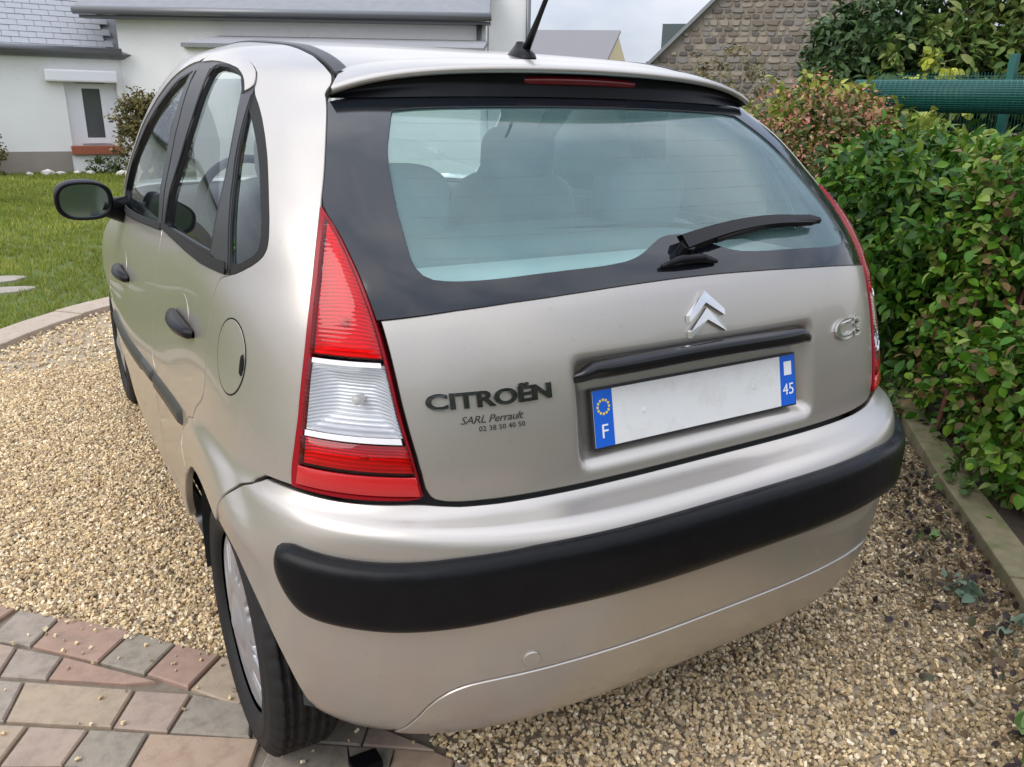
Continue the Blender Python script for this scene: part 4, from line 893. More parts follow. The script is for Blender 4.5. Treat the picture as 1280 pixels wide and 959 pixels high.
PAV = dict(b=([(-1.242,.777),(-1.142,.688),(-1.219,.577),(-1.315,.662)],0), c=([(-1.139,.683),(-.982,.521),(-1.072,.421),(-1.215,.573)],1), d=([(-.980,.517),(-.889,.409),(-.977,.315),(-1.070,.418)],2), e=([(-.886,.406),(-.796,.302),(-.892,.209),(-.973,.312)],1),
  f=([(-.794,.298),(-.700,.165),(-.800,.085),(-.889,.205)],3), h=([(-1.246,.588),(-1.147,.492),(-1.187,.411),(-1.286,.480)],0), i=([(-1.144,.489),(-.954,.270),(-1.022,.300),(-1.184,.410)],1), g=([(-1.345,.690),(-1.248,.591),(-1.288,.484),(-1.39,.555)],4),
  k=([(-1.231,.428),(-1.004,.268),(-1.066,.157),(-1.273,.294)],3), l=([(-1.002,.264),(-.888,.188),(-.958,.080),(-1.064,.154)],4), m=([(-.885,.183),(-.77,.075),(-.80,-.030),(-.955,.077)],2),
  o=([(-1.225,.253),(-1.110,.177),(-1.169,.085),(-1.284,.148)],4), p=([(-1.108,.175),(-.995,.100),(-1.050,.006),(-1.167,.083)],2), q=([(-.993,.098),(-.78,-.040),(-.835,-.140),(-1.048,.004)],5), j=([(-1.292,.470),(-1.234,.430),(-1.276,.296),(-1.40,.375),(-1.36,.50)],0), n=([(-1.33,.318),(-1.228,.254),(-1.287,.150),(-1.385,.215)],3))
for poly, mi in PAV.values(): paver(poly, mi)
HAND = np.array([(-1.40, .75), (-1.24, .80), (-.78, .31), (-.69, .16), (-.77, -.02), (-.83, -.15), (-1.05, -.005), (-1.29, .14), (-1.39, .21), (-1.41, .38)])
U2 = np.array([.826, -.563]); V2 = np.array([.563, .826]); O2 = np.array([-1.231, .428])
def clip_half(P, p0, d):       # keep the side to the right of direction d
    o = []; nrm = np.array([d[1], -d[0]])
    for i in range(len(P)):
        a, b = P[i-1], P[i]; da, db = (a-p0)@nrm, (b-p0)@nrm
        if da >= 0 and db >= 0: o.append(b)
        elif da >= 0 > db: o.append(a+(b-a)*da/(da-db))
        elif da < 0 <= db: o.append(a+(b-a)*da/(da-db)); o.append(b)
    return o
rowh = .137
for r_ in range(-17, 12):
    u = -3.3+random.uniform(0, .2)
    while u < 2.3:
        L = random.choice((.137, .137, .21, .21, .275)); P = [O2+U2*uu+V2*vv for uu, vv in ((u, r_*rowh), (u+L, r_*rowh), (u+L, (r_+1)*rowh), (u, (r_+1)*rowh))]; u += L
        c = sum(P)/4
        if inside(np.array([c]), HAND)[0] or min(((p-h_)**2).sum() for p in [c] for h_ in HAND) < .0035: continue
        if any(inside(np.array([p]), shrink(HAND, .012))[0] for p in P): continue
        for p0, d in ((np.array([-1.30, .70]), np.array([-.686, .728])*-1), (np.array([-.74, .19]), np.array([.53, -.85])), (np.array([-.45, -.25]), np.array([.50, -.866]))):
            P = clip_half(P, p0, d)
            if len(P) < 3: break
        if len(P) < 3 or c[1] < -2.6: continue
        paver(P, random.choice((0, 0, 4, 2, 3, 1, 5)))
e0 = np.array([-1.245, .782]); ed = np.array([-.705, .709]); en = np.array([-.72, -.69]); t = .004
for k in range(16):
    L = random.choice((.137, .21)); a = e0+ed*t; b = e0+ed*(t+L); t += L+.001; paver([b, a, a+en*.135, b+en*.135], random.choice((0, 1, 2, 4, 5)))

px_ = RNG.uniform(-1.5, -.45, 1500); py_ = RNG.uniform(-.35, .95, 1500); k = inpoly(px_, py_, PAVE_EDGE); dl = np.abs((px_+.796)*.728+(py_-.304)*.686); k &= (RNG.uniform(size=1500) < .06+.9*np.exp(-dl/.045)); px_, py_ = px_[k], py_[k]
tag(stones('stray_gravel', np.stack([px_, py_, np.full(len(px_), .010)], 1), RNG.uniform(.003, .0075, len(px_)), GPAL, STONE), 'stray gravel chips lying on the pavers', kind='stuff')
# ------------------------------------------------------------------ kerbs
KERBM = mat('kerb_concrete', (.36, .29, .225), rough=.9, var=(8, 1, (.43, .35, .27)), bump=(150, .4, .003), grime=(22, .5, .8, (.25, .20, .15)))
BOARDM = mat('mossy_edging', (.125, .10, .055), rough=.9, var=(5, 1, (.18, .15, .085)), bump=(90, .5, .004), grime=(12, .42, .70, (.075, .085, .025)))
def kerb_run(name, pts, wid, h, side, m, root, piece, gapw=.006):
    P = [Vector((x, y, 0)) for x, y in pts]; seg = [(P[i+1]-P[i]).length for i in range(len(P)-1)]; tot = sum(seg)
    def at(s):
        for i, L in enumerate(seg):
            if s <= L or i == len(seg)-1: d = (P[i+1]-P[i])/L; return P[i]+d*s, d
            s -= L
    s = 0
    while s < tot-.05:
        e = min(s+piece, tot); a, da = at(s+gapw/2); b, db = at(e-gapw/2); na = Vector((da.y, -da.x, 0))*side; nb = Vector((db.y, -db.x, 0))*side; hh = h+random.uniform(-.004, .004)
        mb = MB(); mid, dm = at((s+e)/2); nm = Vector((dm.y, -dm.x, 0))*side
        ring = [a, mid, b, b+nb*wid, mid+nm*wid, a+na*wid]; ring = [Vector((p.x, p.y, -.05)) for p in ring]
        mb.prism(ring, (0, 0, .05+hh)); mb.build(name, m, root, bevel=.006); s = e
lk = tag(empty('lawn_kerb', (-1.2, 4.0, 0)), 'curved buff concrete kerb between gravel and lawn', 'kerb')
kerb_run('kerb_stone', KL[2:-2], .225, .030, -1, KERBM, lk, .48)
hk = tag(empty('hedge_edging', (1.6, -.2, 0)), 'low mossy edging board between gravel and hedge bed', 'edging')
kerb_run('edging_board', KR[:-2], .115, .052, 1, BOARDM, hk, 1.5)

# ------------------------------------------------------------------ lawn grass, stepping stones
n = 30000; x = RNG.uniform(-4.5, 3.2, n); y = 4.0+13.3*RNG.uniform(0, 1, n)**1.6
k = inpoly(x, y, [(px-.12, py+.27) for px, py in KL]+[(6.5, 6.2), (7.4, 17.4), (-9, 17.4)]); x, y = x[k], y[k]
STEP = [(-1.40, 5.90, .24), (-1.30, 5.44, .19), (-1.95, 6.3, .23), (-2.5, 6.9, .23)]
for sx_, sy_, sr in STEP: k = (x-sx_)**2+(y-sy_)**2 > (sr*.95)**2; x, y = x[k], y[k]
n = len(x); nb = 7; ang = RNG.uniform(0, 2*np.pi, (n, nb)); hgt = RNG.uniform(.022, .050, (n, nb))*(1+.035*(y[:, None]-4)); bx = x[:, None]+RNG.normal(0, .022, (n, nb)); by = y[:, None]+RNG.normal(0, .022, (n, nb)); wd = (.0025+.0007*(y[:, None]-4))*np.ones((n, nb)); ln = RNG.uniform(.2, .9, (n, nb))*hgt; la = RNG.uniform(0, 2*np.pi, (n, nb))
ca, sa = np.cos(ang), np.sin(ang); V1 = np.stack([bx-wd*ca, by-wd*sa, 0*bx-.006], -1); V2_ = np.stack([bx+wd*ca, by+wd*sa, 0*bx-.006], -1); V3 = np.stack([bx+ln*np.cos(la), by+ln*np.sin(la), hgt], -1)
GV = np.stack([V1, V2_, V3], 2).reshape(-1, 3); GF = np.arange(len(GV)).reshape(-1, 3)
patch = np.sin(x*2.1+1.3*np.sin(y*1.7))*np.cos(y*1.1+.6*x)+.5*np.sin(5.3*x+2)*np.sin(4.1*y)
gc = np.where((RNG.uniform(size=(n, nb)) < .12+.12*(patch[:, None] > .6))[..., None], np.array([.38, .34, .09]), np.array([.215, .265, .038]))*RNG.uniform(.65, 1.35, (n, nb, 1))*(1+.18*patch[:, None, None])
GRASS = attr_mat('grass_blade', rough=.55, transl=.3, spec=.35)
tag(tri_obj('lawn_grass', GV, GF, GRASS, tint=np.repeat(gc.reshape(-1, 3), 3, 0)), 'short green lawn grass behind the curved kerb', kind='stuff')
STEPM = mat('stepping_stone_grey', (.27, .235, .19), rough=.9, var=(8, 1, (.36, .32, .27)), bump=(90, .4, .004))
for i, (sx_, sy_, sr) in enumerate(STEP):
    pts_ = [(sx_+sr*(1+.10*math.sin(3*a+i)+.05*math.sin(7*a))*math.cos(a), sy_+sr*.62*(1+.08*math.cos(2*a+i))*math.sin(a), -.02) for a in np.linspace(0, 2*math.pi, 22, endpoint=False)]
    mb = MB(); mb.prism(pts_, (0, 0, .032)); tag(mb.build('stepping_stone', STEPM, bevel=.006), 'flat weathered stepping stone set in the lawn by the kerb', 'stepping stone', 'stepping stones in the lawn')

# ------------------------------------------------------------------ houses
RENDER = mat('white_render', (.78, .775, .75), rough=.92, var=(1.3, 1, (.85, .845, .82)), bump=(70, .35, .01), grime=(2.2, .60, .85, (.60, .58, .54)))
PLINTH = mat('plinth_render', (.27, .235, .20), rough=.9, var=(3, 1, (.33, .29, .25)), bump=(60, .3, .01))
SLATE = mat('pale_slate', (.25, .26, .28), rough=.6, var=(5, 1, (.33, .34, .36)), bump=(40, .3, .005))
SLATED = mat('dark_slate', (.17, .175, .19), rough=.5, var=(5, 1, (.23, .235, .25)))
GUTTER = mat('gutter_zinc', (.16, .165, .17), rough=.4, metal=.5)
PVC = mat('white_pvc', (.80, .80, .82), rough=.3)
BRICKRED = mat('red_sill', (.30, .085, .045), rough=.8, var=(12, 1, (.38, .12, .06)))
WINGLASS = mat('dark_window_glass', (.09, .095, .10), rough=.05, spec=.8, coat=.5)
def slates(root, name, p0, ux, uv, cols, rws, sw, sh, m, keep=None, th=.012):
    """courses of roof slates: p0 lower corner, ux along the eaves, uv up the slope"""
    ux, uv = Vector(ux).normalized(), Vector(uv).normalized(); nn = ux.cross(uv); p0 = Vector(p0); me = None
    for j in range(rws):
        for i in range(-1, cols):
            a = (i+(.5 if j % 2 else 0))*sw; c = (a+sw/2, (j+.5)*sh)
            if keep and not keep(*c): continue
            if me is None:
                mb = MB(); q = [ux*.004, ux*(sw-.004), ux*(sw-.004)+uv*sh*1.15, ux*.004+uv*sh*1.15]; t = [nn*th, nn*th, nn*.001, nn*.001]; mb.add([Vector(a_) for a_ in q]+[a_+b_ for a_, b_ in zip(q, t)], [(3, 2, 1, 0), (4, 5, 6, 7), (0, 1, 5, 4), (1, 2, 6, 5), (2, 3, 7, 6), (3, 0, 4, 7)]); o = mb.build(name, m, root); me = o.data
            else:
                o = bpy.data.objects.new(name, me); COL.objects.link(o); link_parent(o, root)
            o.location = p0+ux*a+uv*(j*sh)+nn*random.uniform(.0, .004); o.rotation_euler = (0, 0, 0)
            if o.parent: o.matrix_parent_inverse = Matrix.Translation(-world_loc(root))
# cottage wing with the shuttered window (front wall at y = 17.1)
WY = 17.0
h1 = tag(empty('rendered_cottage', (-1.5, WY, 0)), 'low white rendered cottage with pale slate roof, roller shutter and red sill', 'house')
wx0, wx1, wz0, wz1 = -.12, .80, .50, 1.72
mb = MB(); mb.box((-7, WY, .42), (wx0, WY+4, 2.24)).box((wx0, WY, wz1), (wx1, WY+4, 2.24)).box((wx1, WY, .42), (.98, WY+4, 2.24)).box((wx0, WY+.20, .42), (wx1, WY+4, wz1)).box((wx0, WY+.002, .42), (wx1, WY+.2, wz0)); mb.build('wall', RENDER, h1)
mb = MB(); mb.box((-7, WY-.02, -.1), (-.16, WY+3.9, .42)); mb.build('plinth', PLINTH, h1)
mb = MB(); mb.box((-.16, WY-.012, -.1), (.98, WY+3.9, .42)); mb.build('plinth', RENDER, h1)
wn = MB(); 
for a, b in (((wx0+.20, WY+.12, wz0+.06), (wx0+.30, WY+.19, wz1-.04)), ((wx0+.62, WY+.12, wz0+.06), (wx0+.72, WY+.19, wz1-.04)), ((wx0+.30, WY+.122, wz1-.13), (wx0+.62, WY+.188, wz1-.042)), ((wx0+.30, WY+.122, wz0+.062), (wx0+.62, WY+.188, wz0+.17)), ((wx0, WY+.13, wz0), (wx0+.20, WY+.199, wz1)), ((wx0+.72, WY+.13, wz0), (wx1, WY+.199, wz1))): wn.box(a, b)
wno = wn.build('window', PVC, h1)
mb = MB(); mb.box((wx0+.30, WY+.15, wz0+.17), (wx0+.62, WY+.16, wz1-.13)); mb.build('pane', WINGLASS, wno)
mb = MB(); mb.box((wx0-.30, WY-.17, wz1-.02), (wx1+.02, WY-.001, wz1+.20)); mb.build('shutter_box', PVC, h1, bevel=.03)
mb = MB(); mb.box((wx0-.03, WY-.09, wz0-.14), (wx1-.03, WY+.12, wz0+.02)); mb.build('window_sill', BRICKRED, h1, bevel=.008)
gt = MB(); gt.tube([(-7, WY-.20, 2.26), (.95, WY-.20, 2.26)], .07, 10); gt.build('gutter', GUTTER, h1, smooth=True)
mb = MB(); mb.prism([(-7, WY-.14, 2.22), (-7, WY+3.6, 4.70), (-7, WY+3.6, 4.6), (-7, WY-.05, 2.13)], (8.7, 0, 0)); mb.build('roof', SLATED, h1)
sl = Vector((0, 3.6, 2.45)).normalized()
slates(h1, 'slate', (-3.0, WY-.17, 2.235), (1, 0, 0), tuple(sl), 14, 12, .285, .200, SLATE, keep=lambda a, b: a < 3.72 and a > 1.15+b*.55)
# hip of a darker roof on the far left
# big rendered block with gutter, downpipe and chimney-like end
h2 = tag(empty('rendered_block', (4, 15, 0)), 'large white rendered house wall with dark eaves gutter and downpipe', 'house')
A_ = Vector((.93, 16.98, 0)); B_ = Vector((7.05, 13.3, 0)); d_ = (B_-A_).normalized(); back = Vector((-d_.y, d_.x, 0))
if back.y < 0: back = -back
mb = MB(); mb.prism([A_+Vector((0, 0, -.1)), B_+Vector((0, 0, -.1)), B_+back*5+Vector((0, 0, -.1)), A_+back*5+Vector((0, 0, -.1))], (0, 0, 3.10)); mb.build('wall', RENDER, h2)
o_ = -back*.32
mb = MB(); mb.prism([A_+o_-d_*.6+Vector((0, 0, 2.97)), A_+o_-d_*.6+Vector((0, 0, 3.06)), A_+back*3-d_*.6+Vector((0, 0, 5.0)), A_+back*3-d_*.6+Vector((0, 0, 4.85))], (B_-A_)+d_*.68); mb.build('roof', SLATED, h2)
mb = MB(); mb.tube([A_+o_*1.2-d_*.6+Vector((0, 0, 2.98)), B_+o_*1.2+d_*.12+Vector((0, 0, 2.98))], .075, 10); mb.build('gutter', GUTTER, h2, smooth=True)
mb = MB(); mb.prism([A_+o_*.9-d_*.55+Vector((0, 0, 2.86)), B_+o_*.9+d_*.1+Vector((0, 0, 2.86)), B_+o_*.9+d_*.1+back*.28+Vector((0, 0, 2.86)), A_+o_*.9-d_*.55+back*.28+Vector((0, 0, 2.86))], (0, 0, .05)); mb.build('soffit_board', GUTTER, h2)
dp = B_-back*.10-d_*.12; mb = MB(); mb.tube([dp+Vector((0, 0, 2.90)), dp+Vector((0, 0, .05))], .055, 10); mb.build('downpipe', GUTTER, h2, smooth=True)
C_ = B_+back*.9+d_*.02; mb = MB(); mb.prism([C_+Vector((0, 0, -.1)), C_+d_*.78+Vector((0, 0, -.1)), C_+d_*.78+back*3+Vector((0, 0, -.1)), C_+back*3+Vector((0, 0, -.1))], (0, 0, 4.6)); mb.build('end_wall', RENDER, h2)
mb = MB(); pp = C_+d_*.80-back*.05; mb.tube([pp+Vector((0, 0, 0)), pp+Vector((0, 0, 4.7))], .05, 8); mb.build('downpipe', GUTTER, h2, smooth=True)
# grey lean-to roof in front of the block
lt = tag(empty('lean_to', (5, 12.6, 0)), 'low grey flat-roofed lean-to against the white house wall', 'outbuilding')
GREYR = mat('grey_fibre_cement', (.21, .21, .215), rough=.85, var=(4, 1, (.26, .26, .265)))
a1 = A_+d_*2.0-back*1.9; b1 = B_-d_*.0-back*1.9
mb = MB(); mb.prism([a1, b1, b1+back*1.6, a1+back*1.6], (0, 0, 2.33)); mb.build('wall', RENDER, lt)
mb = MB(); mb.prism([a1-back*.1+Vector((0, 0, 2.335)), a1+back*1.85+Vector((0, 0, 2.60)), a1+back*1.85+Vector((0, 0, 2.53)), a1-back*.1+Vector((0, 0, 2.265))], (b1-a1)+d_*.05); mb.build('roof', GREYR, lt)
# far house
fh = tag(empty('far_house', (21, 31, 0)), 'distant house with grey roof and yellow gable end', 'house')
YEL = mat('yellow_render', (.62, .52, .33), rough=.9)
P0 = Vector((19.3, 33.0, 0)); P1 = Vector((22.4, 30.5, 0)); dd = (P1-P0).normalized(); bk = Vector((-dd.y, dd.x, 0)); bk = bk if bk.y > 0 else -bk
mb = MB(); mb.prism([P1+Vector((0, 0, -.1)), P1+bk*5+dd*1.2+Vector((0, 0, -.1)), P1+bk*5+dd*1.2+Vector((0, 0, 3.2)), P1+bk*2.5+dd*.6+Vector((0, 0, 4.9)), P1+Vector((0, 0, 3.2))], -dd*7); mb.build('wall', YEL, fh)
mb = MB(); mb.prism([P1-bk*.3+dd*.1+Vector((0, 0, 3.12)), P1+bk*2.5+dd*.75+Vector((0, 0, 5.02)), P1+bk*2.5+dd*.75+Vector((0, 0, 4.90)), P1-bk*.3+dd*.1+Vector((0, 0, 3.0))], -dd*7.3); mb.build('roof', mat('far_roof_grey', (.20, .195, .20), rough=.7), fh)

# stone gable house: every facing stone its own piece
SH = tag(empty('stone_house', (15, 14, 0)), 'old stone house gable with slate verge rising behind the garden shrubs', 'house')
S0 = Vector((12.95, 15.40, 0)); S1 = Vector((17.2, 11.0, 0)); sd_ = (S1-S0).normalized(); sb = Vector((-sd_.y, sd_.x, 0)); sb = sb if sb.y > 0 else -sb
SW = (S1-S0).length; EAVE = 2.55; APEX = EAVE+SW/2*.98
MORTAR = mat('lime_mortar', (.20, .172, .14), rough=.95, var=(8, 1, (.27, .235, .19)))
mb = MB(); mb.prism([S0+Vector((0, 0, -.1)), S1+Vector((0, 0, -.1)), S1+Vector((0, 0, EAVE)), S0+sd_*SW/2+Vector((0, 0, APEX)), S0+Vector((0, 0, EAVE))], sb*7); gw = mb.build('gable_wall', MORTAR, SH)
STM = [mat('facing_stone_'+n_, c, rough=.9, var=(9, 1, c2), bump=(30, .5, .01)) for n_, c, c2 in (('brown', (.15, .122, .092), (.22, .185, .145)), ('grey', (.18, .165, .148), (.26, .24, .215)), ('buff', (.25, .21, .16), (.33, .285, .225)), ('dark', (.095, .085, .075), (.15, .135, .12)))]
stone_specs = []
z = 1.30
while z < 5.0:
    hh = random.uniform(.09, .17); u = random.uniform(-.2, 0)
    while u < SW:
        w_ = random.uniform(.12, .36); um = u+w_/2; zt = z+hh
        lim = EAVE+min(u+.02, SW-(u+w_)-.02)*.98 if min(u, SW-u-w_) > 0 else 0
        if zt < max(EAVE, lim)-.02 and u > .01 and u+w_ < SW-.01: stone_specs.append((u, z, w_, hh))
        u += w_+.012
    z += hh+.012
stone_specs.sort(key=lambda s_: abs(s_[1]-2.9)+.25*abs(s_[0]-2.0)); big = stone_specs[:290]; rest = stone_specs[290:]
def stone_shape(u, z, w_, h_):
    mb = MB(); P = []
    n_ = 8
    for k in range(n_):
        a = 2*math.pi*(k+.5)/n_; cx = np.sign(math.cos(a))*abs(math.cos(a))**.45; cz = np.sign(math.sin(a))*abs(math.sin(a))**.45
        P.append(S0+sd_*(u+w_/2+cx*w_/2*random.uniform(.74, 1.06))+Vector((0, 0, z+h_/2+cz*h_/2*random.uniform(.70, 1.08)))+sb*.01)
    c = sum(P, Vector())/n_; dep = random.uniform(.025, .055); Q = [p*.80+c*.20-sb*dep for p in P]
    mb.add(P+Q, [tuple(range(n_, 2*n_))]+[(i, (i+1) % n_, n_+(i+1) % n_, n_+i) for i in range(n_)]); return mb
for s_ in big: stone_shape(*s_).build('stone', random.choice(STM), gw)
mb = MB()
for s_ in rest: m2 = stone_shape(*s_); mb.add(m2.v, m2.f)
tag(mb.build('stones', STM[0], gw), kind='stuff')
mb = MB(); ap = S0+sd_*SW/2+Vector((0, 0, APEX+.10))
for e_ in (S0-sd_*.22, S1+sd_*.22):
    ev = e_+Vector((0, 0, EAVE-.13)); mb.add([ev-sb*.16, ap-sb*.16, ap+sb*7.2, ev+sb*7.2, ev-sb*.16+Vector((0, 0, -.11)), ap-sb*.16+Vector((0, 0, -.11)), ap+sb*7.2+Vector((0, 0, -.11)), ev+sb*7.2+Vector((0, 0, -.11))], [(0, 1, 2, 3), (7, 6, 5, 4), (0, 4, 5, 1), (1, 5, 6, 2), (2, 6, 7, 3), (3, 7, 4, 0)])
mb.build('roof', mat('grey_slate_roof', (.20, .215, .22), rough=.55), SH)
mb = MB(); e_ = S0-sd_*.10; mb.tube([e_-sb*.1+Vector((0, 0, EAVE-.02)), e_+sb*.05+Vector((0, 0, EAVE-.35)), e_+sb*.02+Vector((0, 0, .0))], .055, 8); mb.build('downpipe', mat('black_pipe', (.02, .02, .02), rough=.5), SH)
DG = mat('dark_green_grey', (.07, .09, .09), rough=.5)
mb = MB(); c = S0+sb*2.2-sd_*.05; mb.prism([c+Vector((0, 0, 2.2)), c+sd_*1.0+Vector((0, 0, 2.2)), c+sd_*1.0+Vector((0, 0, 3.62)), c+Vector((0, 0, 3.62))], sb*1.2); mb.build('dormer', DG, SH)

# ------------------------------------------------------------------ leaves
def leaf_shape(kind):
    """leaf along +y, normal +z, unit length. returns verts, tris"""
    if kind == 'lance': w = [0, .10, .20, .235, .20, .12, 0]
    elif kind == 'oval': w = [0, .20, .31, .34, .30, .18, 0]
    elif kind == 'mid': w = [0, .22, .20, 0]
    else: w = [0, .17, .27, .29, .25, .16, 0]
    t = np.linspace(0, 1, len(w)); V_ = []; 
    for i in range(len(w)):
        z = -.18*t[i]**2*1.1; V_ += [(-w[i], t[i], z+w[i]*.32), (0, t[i], z), (w[i], t[i], z+w[i]*.32)]
    F_ = []
    for i in range(len(w)-1):
        a, b = i*3, i*3+3; F_ += [(a, a+1, b+1), (a, b+1, b), (a+1, a+2, b+2), (a+1, b+2, b+1)]
    return np.array(V_), np.array(F_)
def small_leaf(): return np.array([(0, 0, 0), (-.30, .45, .08), (0, 1, -.10), (.30, .45, .08)]), np.array([(0, 1, 2), (0, 2, 3)])
def leaf_frames(nrm, droop=.35, g=RNG):
    n = len(nrm); up = np.array([0, 0, 1.]); d = nrm*g.uniform(.3, .9, (n, 1))+g.normal(0, .55, (n, 3)); d[:, 2] -= droop*g.uniform(0, 1.6, n); d /= np.linalg.norm(d, axis=1)[:, None]
    nn = nrm*.55+up*.75+g.normal(0, .45, (n, 3)); nn -= d*(nn*d).sum(1)[:, None]; nn /= np.linalg.norm(nn, axis=1)[:, None]+1e-9
    return np.cross(d, nn), d, nn
def blob_points(n, blobs, g=RNG, shell=.62, clump=11, spread=.055):
    """leaves in small clumps (shoots) so that dark gaps stay between them"""
    if not clump: return shell_points(n, blobs, g, shell)
    k = max(1, n//clump); C_0, u = shell_points(k, blobs, g, shell); i = g.integers(0, k, n); s_ = spread*g.uniform(.5, 1.5, k)[i][:, None]; d = g.normal(size=(n, 3)); d /= np.linalg.norm(d, axis=1)[:, None]
    P = C_0[i]+(d+.6*u[i])*s_*g.uniform(.3, 1.2, (n, 1)); nr_ = .55*u[i]+.75*d; nr_ /= np.linalg.norm(nr_, axis=1)[:, None]; return P, nr_
def shell_points(n, blobs, g=RNG, shell=.62):
    """points spread through a union of uneven ellipsoids, denser at the outside"""
    vol = np.array([b[3]*b[4]*b[5] for b in blobs])**.67; pr = vol/vol.sum(); bi = g.choice(len(blobs), n, p=pr); u = g.normal(size=(n, 3)); u /= np.linalg.norm(u, axis=1)[:, None]
    B = np.array(blobs); r = shell+(1-shell)*g.uniform(0, 1, n)**.6; r *= 1+.10*np.sin(7*u[:, 0]+5*u[:, 1]*3+bi)+.10*np.sin(9*u[:, 2]+4*u[:, 0]+2*bi)+.05*np.sin(23*u[:, 1]+bi)
    P = B[bi, :3]+u*r[:, None]*B[bi, 3:6]; return P, u
def leaves_mesh(name, P, nrm, size, cols, shape, m, root, droop=.35):
    V0, F0 = shape; n = len(P); X, Y, W = leaf_frames(nrm, droop); s = (size[0]+(size[1]-size[0])*RNG.uniform(0, 1, n))[:, None, None]
    VV = P[:, None, :]+s*(V0[None, :, 0:1]*X[:, None]+V0[None, :, 1:2]*Y[:, None]+V0[None, :, 2:3]*W[:, None])
    FF = (F0[None]+(np.arange(n)*len(V0))[:, None, None]).reshape(-1, 3); c = np.array(cols)[RNG.integers(0, len(cols), n)]*RNG.uniform(.7, 1.3, (n, 1))
    return tag(tri_obj(name, VV.reshape(-1, 3), FF, m, tint=np.repeat(c, len(V0), 0), parent=root, smooth=True), kind='stuff')
def leaf_objects(P, nrm, size, shape, m, root, droop=.35, name='leaf'):
    V0, F0 = shape; me = bpy.data.meshes.new(name); me.from_pydata([tuple(v) for v in V0], [], [tuple(map(int, f)) for f in F0]); me.materials.append(m); me.polygons.foreach_set('use_smooth', [True]*len(me.polygons)); me.update()
    X, Y, W = leaf_frames(nrm, droop)
    for p, a, b, c in zip(P, X, Y, W):
        s = random.uniform(*size); o = bpy.data.objects.new(name, me); COL.objects.link(o); o.parent = root; o.matrix_parent_inverse = Matrix.Translation(-world_loc(root))
        o.matrix_basis = Matrix(((a[0]*s, b[0]*s, c[0]*s, p[0]), (a[1]*s, b[1]*s, c[1]*s, p[1]), (a[2]*s, b[2]*s, c[2]*s, p[2]), (0, 0, 0, 1)))
LEAFM = attr_mat('leaf', rough=.45, transl=.25, spec=.22); BARK = mat('bark', (.11, .08, .055), rough=.9, var=(20, 1, (.17, .13, .09)))
REDBARK = mat('reddish_stem', (.16, .065, .045), rough=.7)
EYE = np.array([-1.0, -1.2, 1.3])
def stems(root, base, blobs, n, m, r0=.012, name='stem'):
    for k in range(n):
        b = blobs[k % len(blobs)]; x0, y0 = base[0]+random.uniform(-base[2], base[2]), base[1]+random.uniform(-base[3], base[3]); e = Vector((b[0]+random.uniform(-.5, .5)*b[3], b[1]+random.uniform(-.5, .5)*b[4], b[2]+random.uniform(-.2, .7)*b[5])); s = Vector((x0, y0, -.03))
        mid = s.lerp(e, .5)+Vector((random.uniform(-.06, .06), random.uniform(-.06, .06), .04)); mb = MB(); mb.tube([s, s.lerp(mid, .5)+Vector((0, 0, .03)), mid, mid.lerp(e, .6), e], [r0, r0*.85, r0*.65, r0*.45, r0*.2], 6); mb.build(name, m, root, smooth=True)
def shrub(name, label, cat, blobs, nl, size, cols, kind='lance', nobj=0, base=None, nst=8, bark=None, droop=.35, group=None, shell=.62, r0=.012):
    bx, by = np.mean([b[0] for b in blobs]), np.mean([b[1] for b in blobs]); root = tag(empty(name, (bx, by, 0)), label, cat, group); P, nr_ = blob_points(nl, blobs, shell=shell); k = P[:, 2] > .01; P, nr_ = P[k], nr_[k]
    shp = small_leaf() if kind == 'small' else leaf_shape(kind)
    if nobj:
        sc_ = ((P-EYE)**2).sum(1)**.5-.55*((nr_*(EYE-P)/np.linalg.norm(EYE-P, axis=1)[:, None]).sum(1)); od = np.argsort(sc_); a, b = od[:nobj], od[nobj:]
        om = attr_mat(name+'_leaf', rough=.42, transl=.25, spec=.24, objrand=[tuple(c) for c in cols]); leaf_objects(P[a], nr_[a], (size[0]*1.0, size[1]*1.05), shp, om, root, droop); P, nr_ = P[b], nr_[b]
    leaves_mesh('foliage', P, nr_, size, cols, shp, LEAFM, root, droop)
    stems(root, base or (bx, by, .15, .15), blobs, nst, bark or BARK, r0)
    return root
GREEN = [(.036, .105, .010), (.052, .140, .014), (.022, .070, .008), (.090, .185, .016), (.040, .110, .014), (.13, .205, .022), (.018, .055, .007)]
LIGHTG = [(.15, .10, .04), (.062, .16, .012), (.092, .20, .016), (.14, .235, .022), (.042, .125, .011), (.18, .25, .055), (.034, .10, .010)]
shrub('laurel_hedge', 'dense dark green hedge with long pointed leaves behind the edging board', 'hedge',
      [(2.95,1.15,.40,.42,.42,.52),(3.25,1.45,.52,.50,.50,.62),(2.78,.98,.80,.34,.34,.40),(3.08,1.28,.95,.40,.42,.34),(3.50,1.55,.80,.42,.40,.42),(2.66,.82,.35,.28,.28,.40),(3.60,1.75,.45,.42,.42,.45),(3.35,1.05,.75,.45,.40,.42)], 14000, (.045, .088), GREEN, 'lance', 290, (3.0, 1.3, .4, .45), 12, droop=.55)
shrub('variegated_shrub', 'bushy shrub with light green oval leaves and reddish stems overhanging the edging board', 'shrub',
      [(2.55,.30,.35,.36,.30,.42),(2.72,.38,.75,.40,.34,.40),(2.72,.30,1.00,.36,.34,.30),(2.32,-.02,.28,.28,.26,.33),(2.95,.25,.7,.40,.36,.6),(2.28,-.14,.50,.22,.22,.25),(2.14,-.38,.20,.26,.26,.25),(2.04,-.10,.32,.24,.22,.30),(1.93,-.34,.20,.22,.22,.22)], 12500, (.030, .064), LIGHTG, 'oval', 290, (2.5, .15, .3, .3), 14, REDBARK, droop=.3)
